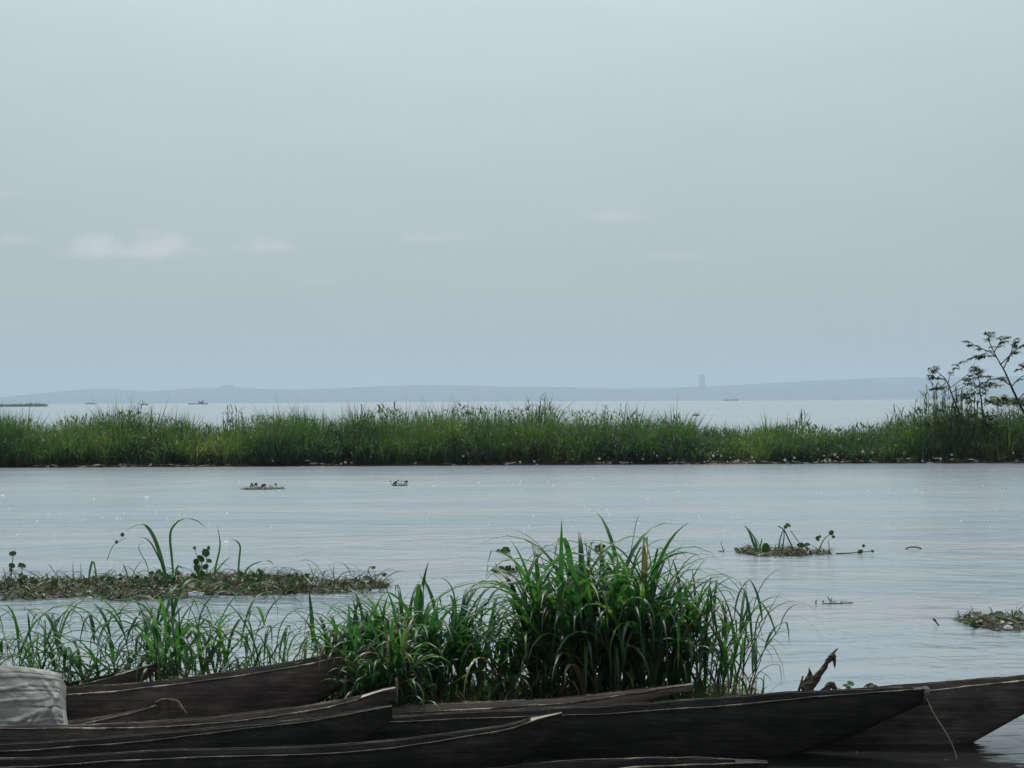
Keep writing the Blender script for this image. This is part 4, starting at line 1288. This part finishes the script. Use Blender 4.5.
# low hilltop buildings
for (a, b_, wpx, hp, lab) in ((228, 387, 13, 2.6, 'long low building on the far hilltop at the left'), (37, 395, 3, 3.0, 'tiny lone building on the far left end of the hills')):
    b0 = P(a, b_, d); root = empty('hilltop_building', tuple(b0), lab, 'building')
    mb = MB(); boxm(mb, b0 + np.array((0, 0, -3)), (wpx * 5.9, 22, hp * 5.9 + 8)); mb.build('walls', M['far_wall'], root, False)
    mb = MB(); boxm(mb, b0 + np.array((wpx * .9, 0, hp * 2.95 + 3.2)), (wpx * 3.2, 17, 4)); mb.build('roof', M['hill'], root, False)


def hullform(mb, c, L_, W_, H_, mi=0):
    xs = np.linspace(-1, 1, 14); rows = []
    for s in xs:
        wv = W_ / 2 * (1 - abs(s) ** 3.5) + .03
        sh = H_ * (.75 + .45 * abs(s) ** 2.5)
        rows.append([(c[0] + s * L_ / 2, c[1] - wv, c[2] + sh), (c[0] + s * L_ / 2 * .95, c[1] - wv * .7, c[2] - .2), (c[0] + s * L_ / 2 * .95, c[1] + wv * .7, c[2] - .2), (c[0] + s * L_ / 2, c[1] + wv, c[2] + sh)])
    mb.grid(np.array(rows), True, mi)


def far_boat(label, px, py, length_px, cabin, mats='boat_dark', hscale=1.0):
    # py = waterline
    v_ = py - HZ + ROLL * (px - 512)
    d = CAM_H * F / v_
    b0 = P(px, py, d); k = d / F
    root = empty('river_boat', tuple(b0), label, 'boat', 'boats far out on the river')
    L_ = length_px * k
    mb = MB(); hullform(mb, b0, L_, L_ * .2, 1.2 * k * hscale); mb.build('hull', M[mats], root, False)
    mb = MB()
    for (cx_, cw, chh) in cabin:
        boxm(mb, b0 + np.array((cx_ * k, 0, (.8 + chh / 2) * k)), (cw * k, L_ * .13, chh * k))
    mb.build('cabin', M[mats], root, False)
far_boat('dark boat with a small cabin and mast, alone on the far river left of centre', 198, 404.4, 20, [(3, 5, 2), (5, .7, 3.6), (1, .5, 2.6)])
far_boat('low dark barge near the far left hills', 90, 404.3, 11, [(0, 7, .8)])
far_boat('low dark boat under the tower hills right of centre', 731, 400.9, 16, [(-3, 5, .6), (4, 5, .9)])
far_boat('small white boat far off below the right hills', 837, 400.2, 7, [(-1, 3, 1.0), (2, 2, .5)], 'boat_pale')
far_boat('tiny dark canoe with one upright post far out above the left island grass', 144, 405.0, 9, [(-1, .8, 3.2), (1, .5, 2)])

# far reed bank at the left
n = 9000
x0 = P(-300, 405, 1300)[0]; x1 = P(43, 405, 1300)[0]
x = rng.uniform(x0, x1, n); y = 1300 + rng.uniform(-14, 14, n)
o = numpy_blades('far_reed_bank', np.stack([x, y, np.zeros(n)], -1), rng.uniform(1.3, 2.7, n) * (1 + .25 * vnoise(x / 6, 90)), rng.uniform(.5, 1.1, n), rng.uniform(0, 6.28, n), rng.uniform(0, .6, n), rng.uniform(0, .8, n), M['leaf_far'], 3)
tag(o, 'thin dark strip of reeds far out on the river at the left edge', kind='stuff')

# small white domes set afloat to stand in for sun glints
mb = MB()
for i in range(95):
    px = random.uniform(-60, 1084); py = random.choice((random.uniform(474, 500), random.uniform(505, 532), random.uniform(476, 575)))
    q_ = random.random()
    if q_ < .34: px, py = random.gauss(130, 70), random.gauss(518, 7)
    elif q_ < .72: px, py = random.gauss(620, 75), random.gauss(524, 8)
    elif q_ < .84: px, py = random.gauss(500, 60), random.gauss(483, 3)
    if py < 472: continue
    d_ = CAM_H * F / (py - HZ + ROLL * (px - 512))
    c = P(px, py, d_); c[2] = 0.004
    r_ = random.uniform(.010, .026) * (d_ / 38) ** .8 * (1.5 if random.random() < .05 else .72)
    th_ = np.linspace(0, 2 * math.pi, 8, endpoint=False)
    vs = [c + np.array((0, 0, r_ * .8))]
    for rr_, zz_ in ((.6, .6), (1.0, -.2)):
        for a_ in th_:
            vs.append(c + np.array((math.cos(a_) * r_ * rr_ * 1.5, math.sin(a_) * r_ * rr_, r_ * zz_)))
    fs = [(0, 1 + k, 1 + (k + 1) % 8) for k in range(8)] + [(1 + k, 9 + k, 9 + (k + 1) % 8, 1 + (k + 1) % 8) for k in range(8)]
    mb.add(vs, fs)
o = mb.build('glint_flecks', M['white_scrap_and_glint']); tag(o, 'bright white flecks standing in for sun glints over the open water', kind='stuff')
